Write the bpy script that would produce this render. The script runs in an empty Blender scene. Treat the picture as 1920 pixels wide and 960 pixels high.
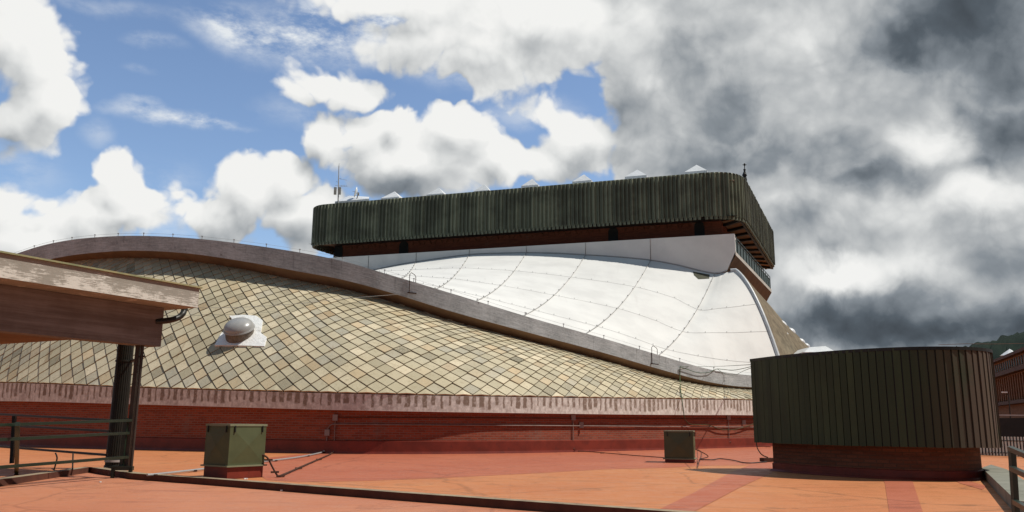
import bpy, math, random
from mathutils import Vector, Matrix
random.seed(7)
D = bpy.data; S = bpy.context.scene; COL = S.collection
R = math.radians
# ------------------------------------------------------------------ camera
FOC = 1550.0; PITCH = math.atan(311.7/FOC); ROLL = 0.008; EYE = 1.6
CAM = Vector((0, 0, EYE))
Fw = Vector((0, math.cos(PITCH), math.sin(PITCH)))
U0 = Vector((0, -math.sin(PITCH), math.cos(PITCH))); R0 = Vector((1, 0, 0))
Rt = R0*math.cos(ROLL) + U0*math.sin(ROLL)
Up = U0*math.cos(ROLL) - R0*math.sin(ROLL)
cd = D.cameras.new('camera'); cam = D.objects.new('camera', cd); COL.objects.link(cam)
cd.sensor_width = 36; cd.lens = 36*FOC/1920; cd.clip_start = 0.1; cd.clip_end = 20000
m3 = Matrix((Rt, Up, -Fw)).transposed(); cam.matrix_world = Matrix.Translation(CAM) @ m3.to_4x4()
S.camera = cam
def ray(px, py): return Fw + Rt*((px-960)/FOC) + Up*((480-py)/FOC)
def at(px, py, Y): d = ray(px, py); return CAM + d*(Y/d.y)
def atz(px, py, z): d = ray(px, py); return CAM + d*((z-EYE)/d.z)
def atplane(px, py, p0, n): d = ray(px, py); return CAM + d*((p0-CAM).dot(n)/d.dot(n))
def proj(P):
    v = P-CAM; w = v.dot(Fw); return (960+FOC*v.dot(Rt)/w, 480-FOC*v.dot(Up)/w)
# ------------------------------------------------------------------ light
SUN_AZ = -2.0      # degrees from +X towards +Y (slightly behind the building)
SUN_EL = 57.0
sv = Vector((math.cos(R(SUN_EL))*math.cos(R(SUN_AZ)), math.cos(R(SUN_EL))*math.sin(R(SUN_AZ)), math.sin(R(SUN_EL))))
sl = D.lights.new('sun', 'SUN'); sl.energy = 4.5; sl.angle = R(0.53); sl.color = (1.0, 0.955, 0.87)
so = D.objects.new('sun', sl); COL.objects.link(so); so.rotation_euler = sv.to_track_quat('Z', 'Y').to_euler()
S.view_settings.view_transform = 'Standard'; S.view_settings.look = 'None'
S.view_settings.exposure = 0.0; S.view_settings.gamma = 1.0
S.render.engine = 'CYCLES'
# ------------------------------------------------------------------ node helpers
class NT:
    def __init__(s, nt): s.t = nt
    def n(s, typ, **kw):
        x = s.t.nodes.new(typ)
        for k, v in kw.items(): setattr(x, k, v)
        return x
    def set(s, sock, v):
        if v is None: return
        if isinstance(v, bpy.types.NodeSocket): s.t.links.new(v, sock)
        else: sock.default_value = v
    def m(s, op, a, b=None, c=None, clamp=False):
        x = s.n('ShaderNodeMath', operation=op, use_clamp=clamp); s.set(x.inputs[0], a); s.set(x.inputs[1], b)
        if c is not None: s.set(x.inputs[2], c)
        return x.outputs[0]
    def v(s, op, a, b=None):
        x = s.n('ShaderNodeVectorMath', operation=op); s.set(x.inputs[0], a); s.set(x.inputs[1], b)
        return x.outputs['Value'] if op in ('LENGTH', 'DOT_PRODUCT', 'DISTANCE') else x.outputs[0]
    def noise(s, vec, scale, detail=4, rough=.5, dist=0, out=0, dim='3D'):
        x = s.n('ShaderNodeTexNoise', noise_dimensions=dim); s.set(x.inputs['Vector'], vec)
        s.set(x.inputs['Scale'], scale); s.set(x.inputs['Detail'], detail); s.set(x.inputs['Roughness'], rough); s.set(x.inputs['Distortion'], dist)
        return x.outputs[out]
    def ss(s, val, a, b, lo=0., hi=1.):
        x = s.n('ShaderNodeMapRange', interpolation_type='SMOOTHSTEP'); s.set(x.inputs[0], val)
        s.set(x.inputs[1], a); s.set(x.inputs[2], b); s.set(x.inputs[3], lo); s.set(x.inputs[4], hi); return x.outputs[0]
    def mix(s, f, a, b, mode='MIX'):
        x = s.n('ShaderNodeMix', data_type='RGBA', blend_type=mode); s.set(x.inputs[0], f)
        s.set(x.inputs[6], a); s.set(x.inputs[7], b); return x.outputs[2]
    def ramp(s, f, stops):
        x = s.n('ShaderNodeValToRGB'); s.set(x.inputs[0], f); e = x.color_ramp.elements
        while len(e) < len(stops): e.new(0.5)
        for el, (p, c) in zip(e, stops): el.position = p; el.color = (*c, 1)
        return x.outputs[0]
    def sc(s, vec, k):
        x = s.n('ShaderNodeVectorMath', operation='MULTIPLY'); s.set(x.inputs[0], vec); x.inputs[1].default_value = k; return x.outputs[0]
def c4(c): return (c[0], c[1], c[2], 1)
# ------------------------------------------------------------------ sky with clouds, laid out in world directions
def azel(px, py):
    d = ray(px, py).normalized(); return math.atan2(d.x, d.y), math.asin(d.z)
CLOUDS = [ # px, py, rx, ry, weight
 (10,70,100,100,1.0),(70,110,75,110,1.0),(85,190,62,70,1.0),(40,225,60,60,.9),(15,285,25,35,.35),
 (0,380,42,32,.7),(65,385,30,16,.45),
 (200,345,52,50,1.),(215,395,85,55,1.1),(150,420,95,50,1.),(60,440,95,40,.9),(300,360,38,26,.45),
 (465,365,85,60,1.1),(420,415,85,55,1.),(540,345,55,48,1.),(590,410,110,70,1.1),(350,395,40,30,.5),(700,440,130,60,1.2),
 (600,265,58,55,1.1),(690,240,75,58,1.1),(745,215,45,40,1.),(870,240,95,60,1.15),(785,300,180,85,1.3),(930,290,60,55,1.1),
 (575,150,58,36,.9),(640,160,90,42,.9),(540,175,35,35,.6),
 (770,80,150,55,.7),(940,95,180,95,1.2),(800,20,330,50,.8),(1050,40,280,110,1.4),
 (1090,265,110,55,1.0),(1030,300,80,40,1.),(1010,215,60,35,.45)]
HOLES = [(830,165,60,20,.9),(905,85,60,14,.35),(985,240,50,30,.5),(700,35,60,14,.3),(760,190,30,14,.3)]
WISPS = [ # px, py, rx, ry, strength: thin veils with soft edges
 (320,219,115,19,1.1),(400,233,80,12,.8),(275,192,45,12,.5),(190,248,30,26,.45),(290,80,55,12,.5),(180,6,150,16,.35),(265,128,30,10,.35),
 (430,50,95,38,1.0),(540,70,150,60,1.1),(660,60,150,70,1.2),(760,30,200,60,1.),(860,130,160,40,.5),(330,410,70,50,.6),(40,330,80,60,.35),(1000,215,110,40,.6),(560,210,90,30,.3),(310,330,70,40,.3)]
BRIGHT = [ # brightness offsets
 (80,60,90,80,.12),(40,240,110,80,-.08),(200,320,60,40,.15),(480,330,120,45,.1),(460,440,160,45,-.20),(640,340,150,60,-.08),(760,330,130,45,-.17),(650,250,60,40,.15),
 (870,215,90,45,.2),(820,420,260,60,-.18),(600,140,90,50,.12),(950,300,70,40,.12),
 (1080,55,220,70,.1),(1490,70,110,70,.14),(1590,200,90,50,.02),(1280,300,220,60,-.08),
 (1735,285,62,60,.42),(1830,372,100,40,.34),(1640,420,170,45,.06),(1555,520,115,38,.46),(1700,495,150,35,.16),(1620,600,330,60,-.16),(1820,50,190,110,-.30),(1880,250,140,90,-.14)]
MASS1 = [ # px, py, rx, ry, weight: billowing grey masses with edges of their own
 (1270,140,110,85,1.1),(1170,220,110,70,1.1),(1360,200,110,80,1.1),(1120,290,90,50,1.),(1280,290,170,80,1.1),(1450,290,120,60,1.),(1560,300,110,55,.9),
 (1650,350,120,45,.9),(1640,90,90,60,.7),(1850,470,120,60,.8),(1500,430,90,60,.8),(1650,600,260,75,1.1),(1500,620,200,60,1.),(1850,590,180,80,1.1),(1560,470,60,40,.7),
 (770,350,110,38,.30),(450,450,110,34,.25),(10,250,60,45,.3)]
MASS2 = [(1800,40,170,85,1.2),(1900,130,120,80,1.1),(1740,110,90,50,.9),(1880,250,110,75,1.1),(1790,210,60,50,.7),(1830,310,60,35,.7),(1620,345,90,26,.6),(1700,615,260,45,.9),(1900,610,140,70,1.),(1540,600,120,40,.7)]
w = D.worlds.new('World'); S.world = w; w.use_nodes = True; w.cycles.sampling_method = 'NONE'
wt = w.node_tree; wt.nodes.clear()
g = D.node_groups.new('cloud_field', 'ShaderNodeTree')
g.interface.new_socket('Direction', in_out='INPUT', socket_type='NodeSocketVector')
g.interface.new_socket('Crisp', in_out='INPUT', socket_type='NodeSocketFloat')
g.interface.new_socket('Density', in_out='OUTPUT', socket_type='NodeSocketFloat')
G = NT(g); gi = G.n('NodeGroupInput'); go = G.n('NodeGroupOutput')
dv = gi.outputs[0]
def to_azel(T, vec):
    s = T.n('ShaderNodeSeparateXYZ'); T.set(s.inputs[0], vec)
    c = T.n('ShaderNodeCombineXYZ'); T.set(c.inputs[0], T.m('ARCTAN2', s.outputs[0], s.outputs[1])); T.set(c.inputs[1], T.m('ARCSINE', s.outputs[2]))
    return c.outputs[0]
def warp(T, vec, scale, amt, det=3):
    nz = T.noise(vec, scale, det, .55, out=1)
    return T.v('ADD', vec, T.sc(T.v('SUBTRACT', nz, (.5, .5, .5)), (amt,)*3))
def blob(T, ae, b, wpow=None):
    a, e = azel(b[0], b[1]); rx = b[2]/FOC; ry = b[3]/FOC
    q = T.v('MULTIPLY', T.v('SUBTRACT', ae, (a, e, 0)), (1/rx, 1/ry, 0))
    return T.v('LENGTH', q)
wv = warp(G, warp(G, dv, 5, .09, 2), 22, .035, 3)
ae = to_azel(G, wv)
acc = None
for b in CLOUDS:
    d = blob(G, ae, b); val = G.m('MULTIPLY_ADD', d, -b[4], b[4])
    acc = val if acc is None else G.m('SMOOTH_MAX', acc, val, .15)
# the right-hand half of the sky is overcast; unseen cloud behind the viewer is added to lower the ambient light
sp = G.n('ShaderNodeSeparateXYZ'); G.set(sp.inputs[0], ae)
a1 = azel(1090, 300)[0]; a2 = azel(1230, 300)[0]
over = G.ss(sp.outputs[0], a1, a2, -0.6, 1.1)
acc = G.m('SMOOTH_MAX', acc, over, .2)
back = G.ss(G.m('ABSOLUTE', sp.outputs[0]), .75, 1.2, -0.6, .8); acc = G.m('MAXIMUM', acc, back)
for b in HOLES:
    d = blob(G, ae, b); val = G.m('MULTIPLY', G.m('SUBTRACT', 1.2, d, clamp=True), b[4]); acc = G.m('SUBTRACT', acc, val)
fb = G.m('SUBTRACT', G.noise(dv, 15, 7, .58), .5); crisp = gi.outputs[1]
def puff(scale):
    x = G.n('ShaderNodeTexVoronoi', feature='F1'); G.set(x.inputs['Vector'], wv); x.inputs['Scale'].default_value = scale
    return G.m('SUBTRACT', .45, x.outputs['Distance'])
ext = G.m('MULTIPLY', fb, .75)
ext = G.m('ADD', ext, G.m('MULTIPLY', puff(24), .34)); ext = G.m('ADD', ext, G.m('MULTIPLY', G.m('MULTIPLY', puff(60), crisp), .26))
tot = G.m('ADD', acc, G.m('MULTIPLY', ext, G.m('MULTIPLY_ADD', crisp, .5, .5)))
G.set(go.inputs[0], tot)
T = NT(wt)
tc = T.n('ShaderNodeTexCoord'); dirv = tc.outputs['Generated']
def field(vec, cr):
    x = T.n('ShaderNodeGroup'); x.node_tree = g; T.set(x.inputs[0], vec); x.inputs[1].default_value = cr; return x.outputs[0]
d0 = field(dirv, 1.)
off = Vector((sv.x*.7, 0, sv.z)).normalized()
def vor(vec, sc_):
    x = T.n('ShaderNodeTexVoronoi', feature='F1'); T.set(x.inputs['Vector'], vec); x.inputs['Scale'].default_value = sc_
    return T.m('SUBTRACT', .45, x.outputs['Distance'])
d1 = field(T.v('ADD', dirv, tuple(off*0.030)), .3)
alpha = T.ss(d0, -.04, .26)
aw = to_azel(T, warp(T, dirv, 14, .035, 5)); al2 = None
for b in WISPS:
    k = T.m('MULTIPLY', T.ss(blob(T, aw, b), 0., 1.25, 1., 0.), b[4]); al2 = k if al2 is None else T.m('ADD', al2, k)
wn_ = T.noise(T.sc(dirv, (1, 1, 2.2)), 13, 7, .62)
al2 = T.m('MULTIPLY', T.m('MULTIPLY', al2, T.ss(wn_, .34, .66)), .95, clamp=True)
rel = T.m('SUBTRACT', d0, d1)
wb = warp(T, warp(T, dirv, 6, .10, 3), 25, .03, 4); aeb = to_azel(T, wb)
br = None
for b in BRIGHT:
    dd = blob(T, aeb, b); k = T.m('MULTIPLY', T.ss(dd, 0., 1.25, 1., 0.), b[4]); br = k if br is None else T.m('ADD', br, k)
fine = T.m('SUBTRACT', T.noise(wb, 7, 6, .52), .5)
bil = T.m('ADD', T.m('MULTIPLY', vor(T.sc(wb, (1, 1, 1.5)), 13), .20), T.m('MULTIPLY', vor(T.sc(wb, (1, 1, 1.4)), 33), .11))
fine = T.m('ADD', fine, T.m('MULTIPLY', bil, 1.4))
ext2 = T.m('ADD', T.m('MULTIPLY', T.m('SUBTRACT', T.noise(wb, 11, 8, .6), .5), 1.0), T.m('MULTIPLY', bil, 1.9))
def mass(lst, wd):
    r_ = None
    for b in lst:
        vv = T.m('MULTIPLY_ADD', blob(T, aeb, b), -b[4], b[4]); r_ = vv if r_ is None else T.m('SMOOTH_MAX', r_, vv, .15)
    return T.ss(T.m('ADD', r_, ext2), -.05, wd)
ms1 = mass(MASS1, .75); ms2 = mass(MASS2, 1.0)
sb = T.n('ShaderNodeSeparateXYZ'); T.set(sb.inputs[0], aeb)
base = T.ss(sb.outputs[0], azel(1080, 300)[0], azel(1450, 300)[0], .86, .71)
br = T.m('SUBTRACT', T.m('SUBTRACT', br, T.m('MULTIPLY', ms1, .20)), T.m('MULTIPLY', ms2, .27))
lum = T.m('ADD', T.m('ADD', base, br), T.m('ADD', T.m('MULTIPLY', rel, .40), T.m('MULTIPLY', fine, .34)))
thin = T.ss(d0, .15, 1.2, .06, -.04); lum = T.m('ADD', lum, thin)
lum = T.m('ADD', lum, T.ss(T.m('ABSOLUTE', sb.outputs[0]), .75, 1.2, 0., -.40))  # added rear cloud is darkened to weaken the fill on shaded faces
ccol = T.ramp(lum, [(0., (.05, .060, .072)), (.22, (.100, .122, .145)), (.45, (.255, .285, .315)), (.66, (.52, .54, .55)), (.86, (.80, .81, .80)), (1., (.93, .93, .91))])
sky = T.n('ShaderNodeTexSky', sky_type='NISHITA'); sky.sun_disc = False
sky.sun_elevation = R(SUN_EL); sky.sun_rotation = R(90-SUN_AZ); sky.air_density = 1.0; sky.dust_density = .6; sky.ozone_density = 1.6; sky.altitude = 500
SKY_K = .10
# clouds are given relative to the sky's physical brightness
bk_ = T.ss(T.m('ABSOLUTE', sb.outputs[0]), .75, 1.2)  # mask of the unseen rear sky, tinted cooler to cool the shade
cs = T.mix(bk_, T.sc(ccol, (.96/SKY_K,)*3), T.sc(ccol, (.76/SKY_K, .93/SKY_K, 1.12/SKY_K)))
skc = T.sc(sky.outputs[0], (1.50, 1.50, 1.52))
fin = T.mix(alpha, T.mix(al2, skc, tuple([.80*.96/SKY_K, .84*.96/SKY_K, .88*.96/SKY_K, 1])), cs)
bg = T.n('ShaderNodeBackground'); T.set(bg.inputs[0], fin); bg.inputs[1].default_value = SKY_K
wo = T.n('ShaderNodeOutputWorld'); wt.links.new(bg.outputs[0], wo.inputs[0])
# ------------------------------------------------------------------ materials
def mat(name, build, rough=.8, spec=.3, metal=0):
    m = D.materials.new(name); m.use_nodes = True; t = NT(m.node_tree)
    b = m.node_tree.nodes['Principled BSDF']; b.inputs['Roughness'].default_value = rough
    b.inputs['Specular IOR Level'].default_value = spec; b.inputs['Metallic'].default_value = metal
    build(t, b); return m
def bump(t, b, h, s=.3, dist=.02):
    x = t.n('ShaderNodeBump'); x.inputs['Strength'].default_value = s; x.inputs['Distance'].default_value = dist
    t.set(x.inputs['Height'], h); t.set(b.inputs['Normal'], x.outputs[0])
def obco(t): return t.n('ShaderNodeTexCoord').outputs['Object']
def geo(t): return t.n('ShaderNodeNewGeometry').outputs['Position']
def uv(t): return t.n('ShaderNodeTexCoord').outputs['UV']
def mottled(name, c1, c2, scale=3, rough=.8, spec=.3, metal=0, stretch=(1, 1, 1), bs=.2, c3=None):
    def f(t, b):
        p = t.sc(geo(t), stretch); n1 = t.noise(p, scale, 8, .6); n2 = t.noise(p, scale*.17, 3, .5)
        v = t.m('ADD', t.m('MULTIPLY', n1, .6), t.m('MULTIPLY', n2, .4))
        col = t.mix(t.ss(v, .36, .64), c4(c1), c4(c2))
        if c3: col = t.mix(t.ss(t.noise(p, scale*2.3, 6, .7), .58, .68), col, c4(c3))
        t.set(b.inputs['Base Color'], col); bump(t, b, n1, bs)
    return mat(name, f, rough, spec, metal)
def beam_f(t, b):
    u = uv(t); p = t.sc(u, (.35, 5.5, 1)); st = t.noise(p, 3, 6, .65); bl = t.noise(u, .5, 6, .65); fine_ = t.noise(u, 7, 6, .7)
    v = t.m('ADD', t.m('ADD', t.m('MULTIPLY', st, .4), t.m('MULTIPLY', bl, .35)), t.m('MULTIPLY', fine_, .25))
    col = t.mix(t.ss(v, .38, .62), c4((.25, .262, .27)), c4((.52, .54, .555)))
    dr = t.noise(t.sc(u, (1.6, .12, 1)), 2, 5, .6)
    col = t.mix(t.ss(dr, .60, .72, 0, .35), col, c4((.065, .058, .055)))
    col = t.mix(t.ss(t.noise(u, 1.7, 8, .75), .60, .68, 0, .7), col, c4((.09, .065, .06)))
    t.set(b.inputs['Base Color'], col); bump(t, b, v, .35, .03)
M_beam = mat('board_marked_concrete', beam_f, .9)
def fascia_f(t, b):
    u = uv(t); s = t.n('ShaderNodeSeparateXYZ'); t.set(s.inputs[0], u); X = s.outputs[0]; Z = s.outputs[1]
    wob = t.m('MULTIPLY', t.m('SUBTRACT', t.noise(u, 2.2, 3, .5), .5), .22)
    xx = t.m('ADD', X, wob); ce = t.m('MULTIPLY', xx, 2.3); fr = t.m('FRACT', ce); idn = t.m('FLOOR', ce)
    wn = t.n('ShaderNodeTexWhiteNoise', noise_dimensions='1D'); t.set(wn.inputs[1], idn); rnd = wn.outputs[0]
    wn2 = t.n('ShaderNodeTexWhiteNoise', noise_dimensions='1D'); t.set(wn2.inputs[1], t.m('ADD', idn, 77.3)); rnd2 = wn2.outputs[0]
    wd = t.m('MULTIPLY_ADD', rnd, .26, .14)
    ins = t.m('SUBTRACT', wd, t.m('ABSOLUTE', t.m('SUBTRACT', fr, .5)))
    mx = t.ss(ins, -.03, .12)
    lo = t.m('MULTIPLY_ADD', rnd2, .32, .10)
    mz = t.m('MULTIPLY', t.ss(t.m('ADD', Z, t.m('MULTIPLY', wob, .8)), lo, t.m('ADD', lo, .12)), t.ss(Z, .96, 1.0, 1., .3))
    n = t.noise(t.sc(u, (1, .6, 1)), 5, 7, .65)
    ms = t.m('MULTIPLY', t.m('MULTIPLY', mx, mz), t.ss(n, .30, .52))
    lg = t.noise(u, .13, 4, .5)
    light = t.mix(t.ss(n, .35, .7), c4((.50, .455, .41)), c4((.77, .74, .68)))
    dark = t.mix(lg, c4((.15, .085, .06)), c4((.24, .19, .13)))
    col = t.mix(t.m('MULTIPLY', ms, .9), light, dark)
    col = t.mix(t.m('MULTIPLY', t.ss(t.noise(u, 1.3, 8, .7), .52, .66), .45), col, c4((.26, .17, .14)))
    col = t.mix(t.ss(Z, .05, .0, 0, .35), col, c4((.7, .66, .6)))
    t.set(b.inputs['Base Color'], col); bump(t, b, n, .3)
M_fascia = mat('stained_fascia_concrete', fascia_f, .9)
def slate_f(t, b):
    u = uv(t); wn = t.n('ShaderNodeTexWhiteNoise', noise_dimensions='2D'); t.set(wn.inputs['Vector'], u)
    p = geo(t); n = t.noise(p, 3.2, 8, .65, .4); n2 = t.noise(p, .16, 3, .5)
    col = t.ramp(wn.outputs[0], [(0., (.15, .14, .105)), (.03, (.24, .22, .165)), (.12, (.31, .285, .21)), (.3, (.36, .33, .24)), (.5, (.39, .355, .26)), (.72, (.42, .38, .28)), (.88, (.47, .42, .31)), (1., (.54, .48, .36))])
    s2 = t.n('ShaderNodeSeparateXYZ'); t.set(s2.inputs[0], wn.outputs[1])
    col = t.mix(t.ss(s2.outputs[2], .84, .93, 0, .5), col, c4((.24, .25, .24)))
    col = t.mix(t.ss(s2.outputs[1], .88, .95, 0, .5), col, c4((.42, .29, .16)))
    col = t.mix(t.ss(n, .50, .70, 0, .40), col, c4((.22, .18, .115)))
    col = t.mix(t.ss(t.noise(p, 9, 6, .7), .60, .70, 0, .45), col, c4((.13, .10, .06)))
    col = t.mix(t.ss(n2, .42, .66, 0, .25), col, c4((.30, .25, .15))); col = t.mix(1.0, col, c4((1.22, 1.18, 1.12)), 'MULTIPLY')
    rs = t.noise(t.sc(p, (1.1, .3, .12)), 1.3, 5, .6); col = t.mix(t.ss(rs, .64, .72, 0, .40), col, c4((.22, .12, .05)))
    t.set(b.inputs['Base Color'], col); bump(t, b, n, .5, .03)
M_slate = mat('slate_tiles', slate_f, .75, .25)
M_gap = mottled('dark_bitumen', (.012, .013, .010), (.03, .028, .02), 4)
M_copper = None
def white_f(t, b):
    u = uv(t); p = geo(t); n = t.noise(p, .35, 7, .6); n2 = t.noise(p, 4, 6, .6)
    col = t.mix(t.ss(n, .35, .7), c4((.69, .685, .66)), c4((.61, .605, .585)))
    col = t.mix(t.ss(t.noise(t.sc(p, (1.5, .2, .15)), 1.2, 6, .65), .58, .75, 0, .22), col, c4((.50, .47, .44)))
    col = t.mix(t.ss(n2, .62, .72, 0, .10), col, c4((.4, .4, .38)))
    t.set(b.inputs['Base Color'], col); bump(t, b, n2, .12, .03)
M_white = mat('white_roof_membrane', white_f, .75, .2)
def brickmat(name, a, bb, mort, k=1.0, stain=.5, vec='uv', bw=.38, bh=.115):
    def f(t, b):
        u = uv(t); br = t.n('ShaderNodeTexBrick'); t.set(br.inputs['Vector'], u); br.inputs['Scale'].default_value = 1
        br.inputs['Brick Width'].default_value = bw; br.inputs['Row Height'].default_value = bh; br.inputs['Mortar Size'].default_value = .016
        br.inputs['Color1'].default_value = c4(a); br.inputs['Color2'].default_value = c4(bb); br.inputs['Mortar'].default_value = c4(mort)
        br.inputs['Bias'].default_value = -.1
        n = t.noise(t.sc(u, (.30, 3.2, 1)), 2.0, 7, .7); n3 = t.noise(u, 9, 5, .7)
        col = t.mix(t.ss(n, .45, .68, 0, stain), br.outputs[0], c4((a[0]*.45, a[1]*.45, a[2]*.5)))
        col = t.mix(t.ss(n3, .55, .72, 0, .45), col, c4((bb[0]*1.5, bb[1]*1.7, bb[2]*1.8)))
        col = t.mix(t.ss(t.noise(u, .45, 6, .6), .60, .72, 0, .35), col, c4((.17, .125, .10)))
        t.set(b.inputs['Base Color'], col); bump(t, b, t.m('SUBTRACT', n3, br.outputs[1]), .4, .01)
    return mat(name, f, .9)
M_brick = brickmat('red_brick', (.30, .066, .030), (.20, .040, .018), (.22, .12, .09))
M_brick_d = brickmat('tower_brick', (.22, .072, .04), (.15, .05, .03), (.10, .05, .035), stain=.7)
M_brick_o = brickmat('housing_brick', (.18, .068, .036), (.13, .045, .022), (.10, .05, .03), stain=.8)
M_redpaint = mottled('red_waterproofing', (.20, .028, .014), (.13, .018, .009), 1.5, .5, .4, c3=(.12, .02, .012))
def floor_f(c1, c2, cs, streak):
    def f(t, b):
        p = geo(t); n = t.noise(p, .22, 6, .6, .6); n1 = t.noise(p, 1.6, 8, .68); n2 = t.noise(t.sc(p, streak), 1.2, 7, .65, .5)
        col = t.mix(t.ss(t.m('ADD', t.m('MULTIPLY', n, .6), t.m('MULTIPLY', n1, .4)), .38, .62), c4(c1), c4(c2))
        col = t.mix(t.ss(n2, .57, .69, 0, .6), col, c4(cs))
        col = t.mix(t.ss(t.noise(p, 5, 8, .75), .60, .72, 0, .3), col, c4(cs))
        pale = t.noise(t.sc(p, (.25, 1.3, 1)), .8, 6, .6, 1.); col = t.mix(t.ss(pale, .60, .72, 0, .25), col, c4((min(1, c1[0]*1.2), c1[1]*1.7, c1[2]*2)))
        sk_ = t.noise(t.sc(p, (.55, 3.2, 1)), 1.7, 6, .62, .8); col = t.mix(t.ss(sk_, .60, .66, 0, .45), col, c4((cs[0]*.75, cs[1]*.75, cs[2]*.75)))
        lg_ = t.noise(p, .07, 3, .5); col = t.mix(t.ss(lg_, .42, .62, 0, .22), col, c4((c1[0]*.8, c1[1]*.62, c1[2]*.6)))
        lp = t.n('ShaderNodeTexBrick'); t.set(lp.inputs['Vector'], p); lp.inputs['Scale'].default_value = 1; lp.inputs['Brick Width'].default_value = 7.; lp.inputs['Row Height'].default_value = 1.05; lp.inputs['Mortar Size'].default_value = .012; lp.inputs['Color1'].default_value = (0, 0, 0, 1); lp.inputs['Color2'].default_value = (.35, .35, .35, 1); lp.inputs['Mortar'].default_value = (1, 1, 1, 1)
        col = t.mix(t.m('MULTIPLY', lp.outputs[1], .28), col, c4(cs)); col = t.mix(t.m('MULTIPLY', lp.outputs[0], .16), col, c4((c1[0]*.85, c1[1]*.7, c1[2]*.7)))
        pu = t.noise(p, .55, 5, .55, .3); col = t.mix(t.m('MULTIPLY', t.ss(pu, .60, .615), t.ss(pu, .66, .615, 0, .30)), col, c4((cs[0]*.8, cs[1]*.8, cs[2]*.8)))
        # joints and hairline cracks in the coating
        vo = t.n('ShaderNodeTexVoronoi', feature='DISTANCE_TO_EDGE'); t.set(vo.inputs['Vector'], warp(t, p, .8, .5, 3)); vo.inputs['Scale'].default_value = .16
        col = t.mix(t.ss(vo.outputs[0], .0, .012, .35, 0), col, c4((cs[0]*.6, cs[1]*.6, cs[2]*.6)))
        t.set(b.inputs['Base Color'], col); t.set(b.inputs['Roughness'], t.ss(n1, .3, .7, .42, .75)); bump(t, b, n1, .25, .01)
    return f
M_orange = mat('orange_waterproofing', floor_f((.52, .205, .080), (.47, .165, .06), (.19, .085, .035), (.22, 1.5, 1)), .6, .3)
M_pink = mat('pink_waterproofing', floor_f((.50, .205, .108), (.455, .17, .088), (.30, .11, .065), (.22, 1.2, 1)), .6, .3)
M_red = mat('faded_red_waterproofing', floor_f((.43, .130, .064), (.39, .106, .05), (.23, .068, .036), (.25, 1.3, 1)), .5, .35)
def clad_f(ca, cb, cc, k, ys=.05, rough=.55, brown=False):
    def f(t, b):
        u = uv(t); s = t.n('ShaderNodeSeparateXYZ'); t.set(s.inputs[0], u)
        wn = t.n('ShaderNodeTexWhiteNoise', noise_dimensions='1D'); t.set(wn.inputs[1], t.m('FLOOR', s.outputs[0]))
        st = t.noise(t.sc(u, (k, ys, 1)), 2, 7, .65); bl = t.noise(t.sc(u, (.12, .35, 1)), 1.2, 5, .6)
        col = t.mix(t.ss(t.m('ADD', t.m('MULTIPLY', st, .55), t.m('MULTIPLY', wn.outputs[0], .35)), .25, .65), c4(ca), c4(cb))
        col = t.mix(t.ss(bl, .40, .66, 0, .7), col, c4(cc))
        if brown: col = t.mix(t.m('MULTIPLY', t.ss(s.outputs[0], 25, 36), t.ss(t.m('ADD', bl, t.m('MULTIPLY', wn.outputs[0], .2)), .38, .58, .35, 1.)), col, t.mix(wn.outputs[0], c4((.062, .044, .032)), c4((.085, .066, .045))))
        col = t.mix(t.ss(t.noise(t.sc(u, (k*1.5, .03, 1)), 3, 6, .7), .66, .74, 0, .18), col, c4((.25, .24, .17)))
        t.set(b.inputs['Base Color'], col); bump(t, b, st, .25, .01)
    return mat('clad', f, rough, .35)
M_clad = clad_f((.085, .098, .070), (.20, .22, .155), (.060, .064, .046), 1.0); M_clad.name = 'weathered_green_copper_fins'
M_clado = clad_f((.024, .042, .018), (.042, .066, .029), (.024, .038, .017), 1.0, rough=.6, brown=True); M_clado.name = 'olive_green_panels'
M_green = mottled('olive_painted_steel', (.080, .094, .042), (.062, .074, .032), 2.0, .5, .4, bs=.06)
M_greenl = mottled('pale_olive_trim', (.20, .21, .13), (.16, .17, .10), 2.0, .5, .4, bs=.06)
M_railg = mottled('dark_green_paint', (.010, .019, .011), (.016, .027, .015), 5, .4, .5)
M_railb = mottled('brown_black_paint', (.008, .009, .006), (.014, .013, .009), 5, .45, .4)
M_pipe = mottled('brown_pipe_paint', (.03, .022, .017), (.048, .034, .026), 3, .5, .4)
def gal_f(t, b):
    n = t.noise(geo(t), 6, 5, .6); t.set(b.inputs['Base Color'], t.mix(n, c4((.42, .42, .42)), c4((.3, .3, .3))))
M_galv = mat('galvanised_steel', gal_f, .45, .5, .3)
M_cond = mottled('dull_grey_conduit', (.24, .17, .15), (.17, .11, .09), 3, .6)
def slab_f(t, b):
    u = uv(t); st = t.noise(t.sc(u, (.5, 4.5, 1)), 4.5, 9, .78, .2); bl = t.noise(u, 1.1, 8, .7); s = t.n('ShaderNodeSeparateXYZ'); t.set(s.inputs[0], u)
    v = t.m('ADD', t.m('MULTIPLY', st, .55), t.m('MULTIPLY', bl, .45))
    v = t.m('ADD', v, t.ss(s.outputs[1], .75, .0, -.03, .07))
    col = t.mix(t.ss(v, .30, .50), c4((.19, .175, .14)), c4((.29, .27, .23)))
    col = t.mix(t.ss(v, .52, .58), col, c4((.60, .58, .52)))
    t.set(b.inputs['Base Color'], col); bump(t, b, v, .5, .03)
M_slab = mat('flaking_painted_concrete', slab_f, .85)
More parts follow.
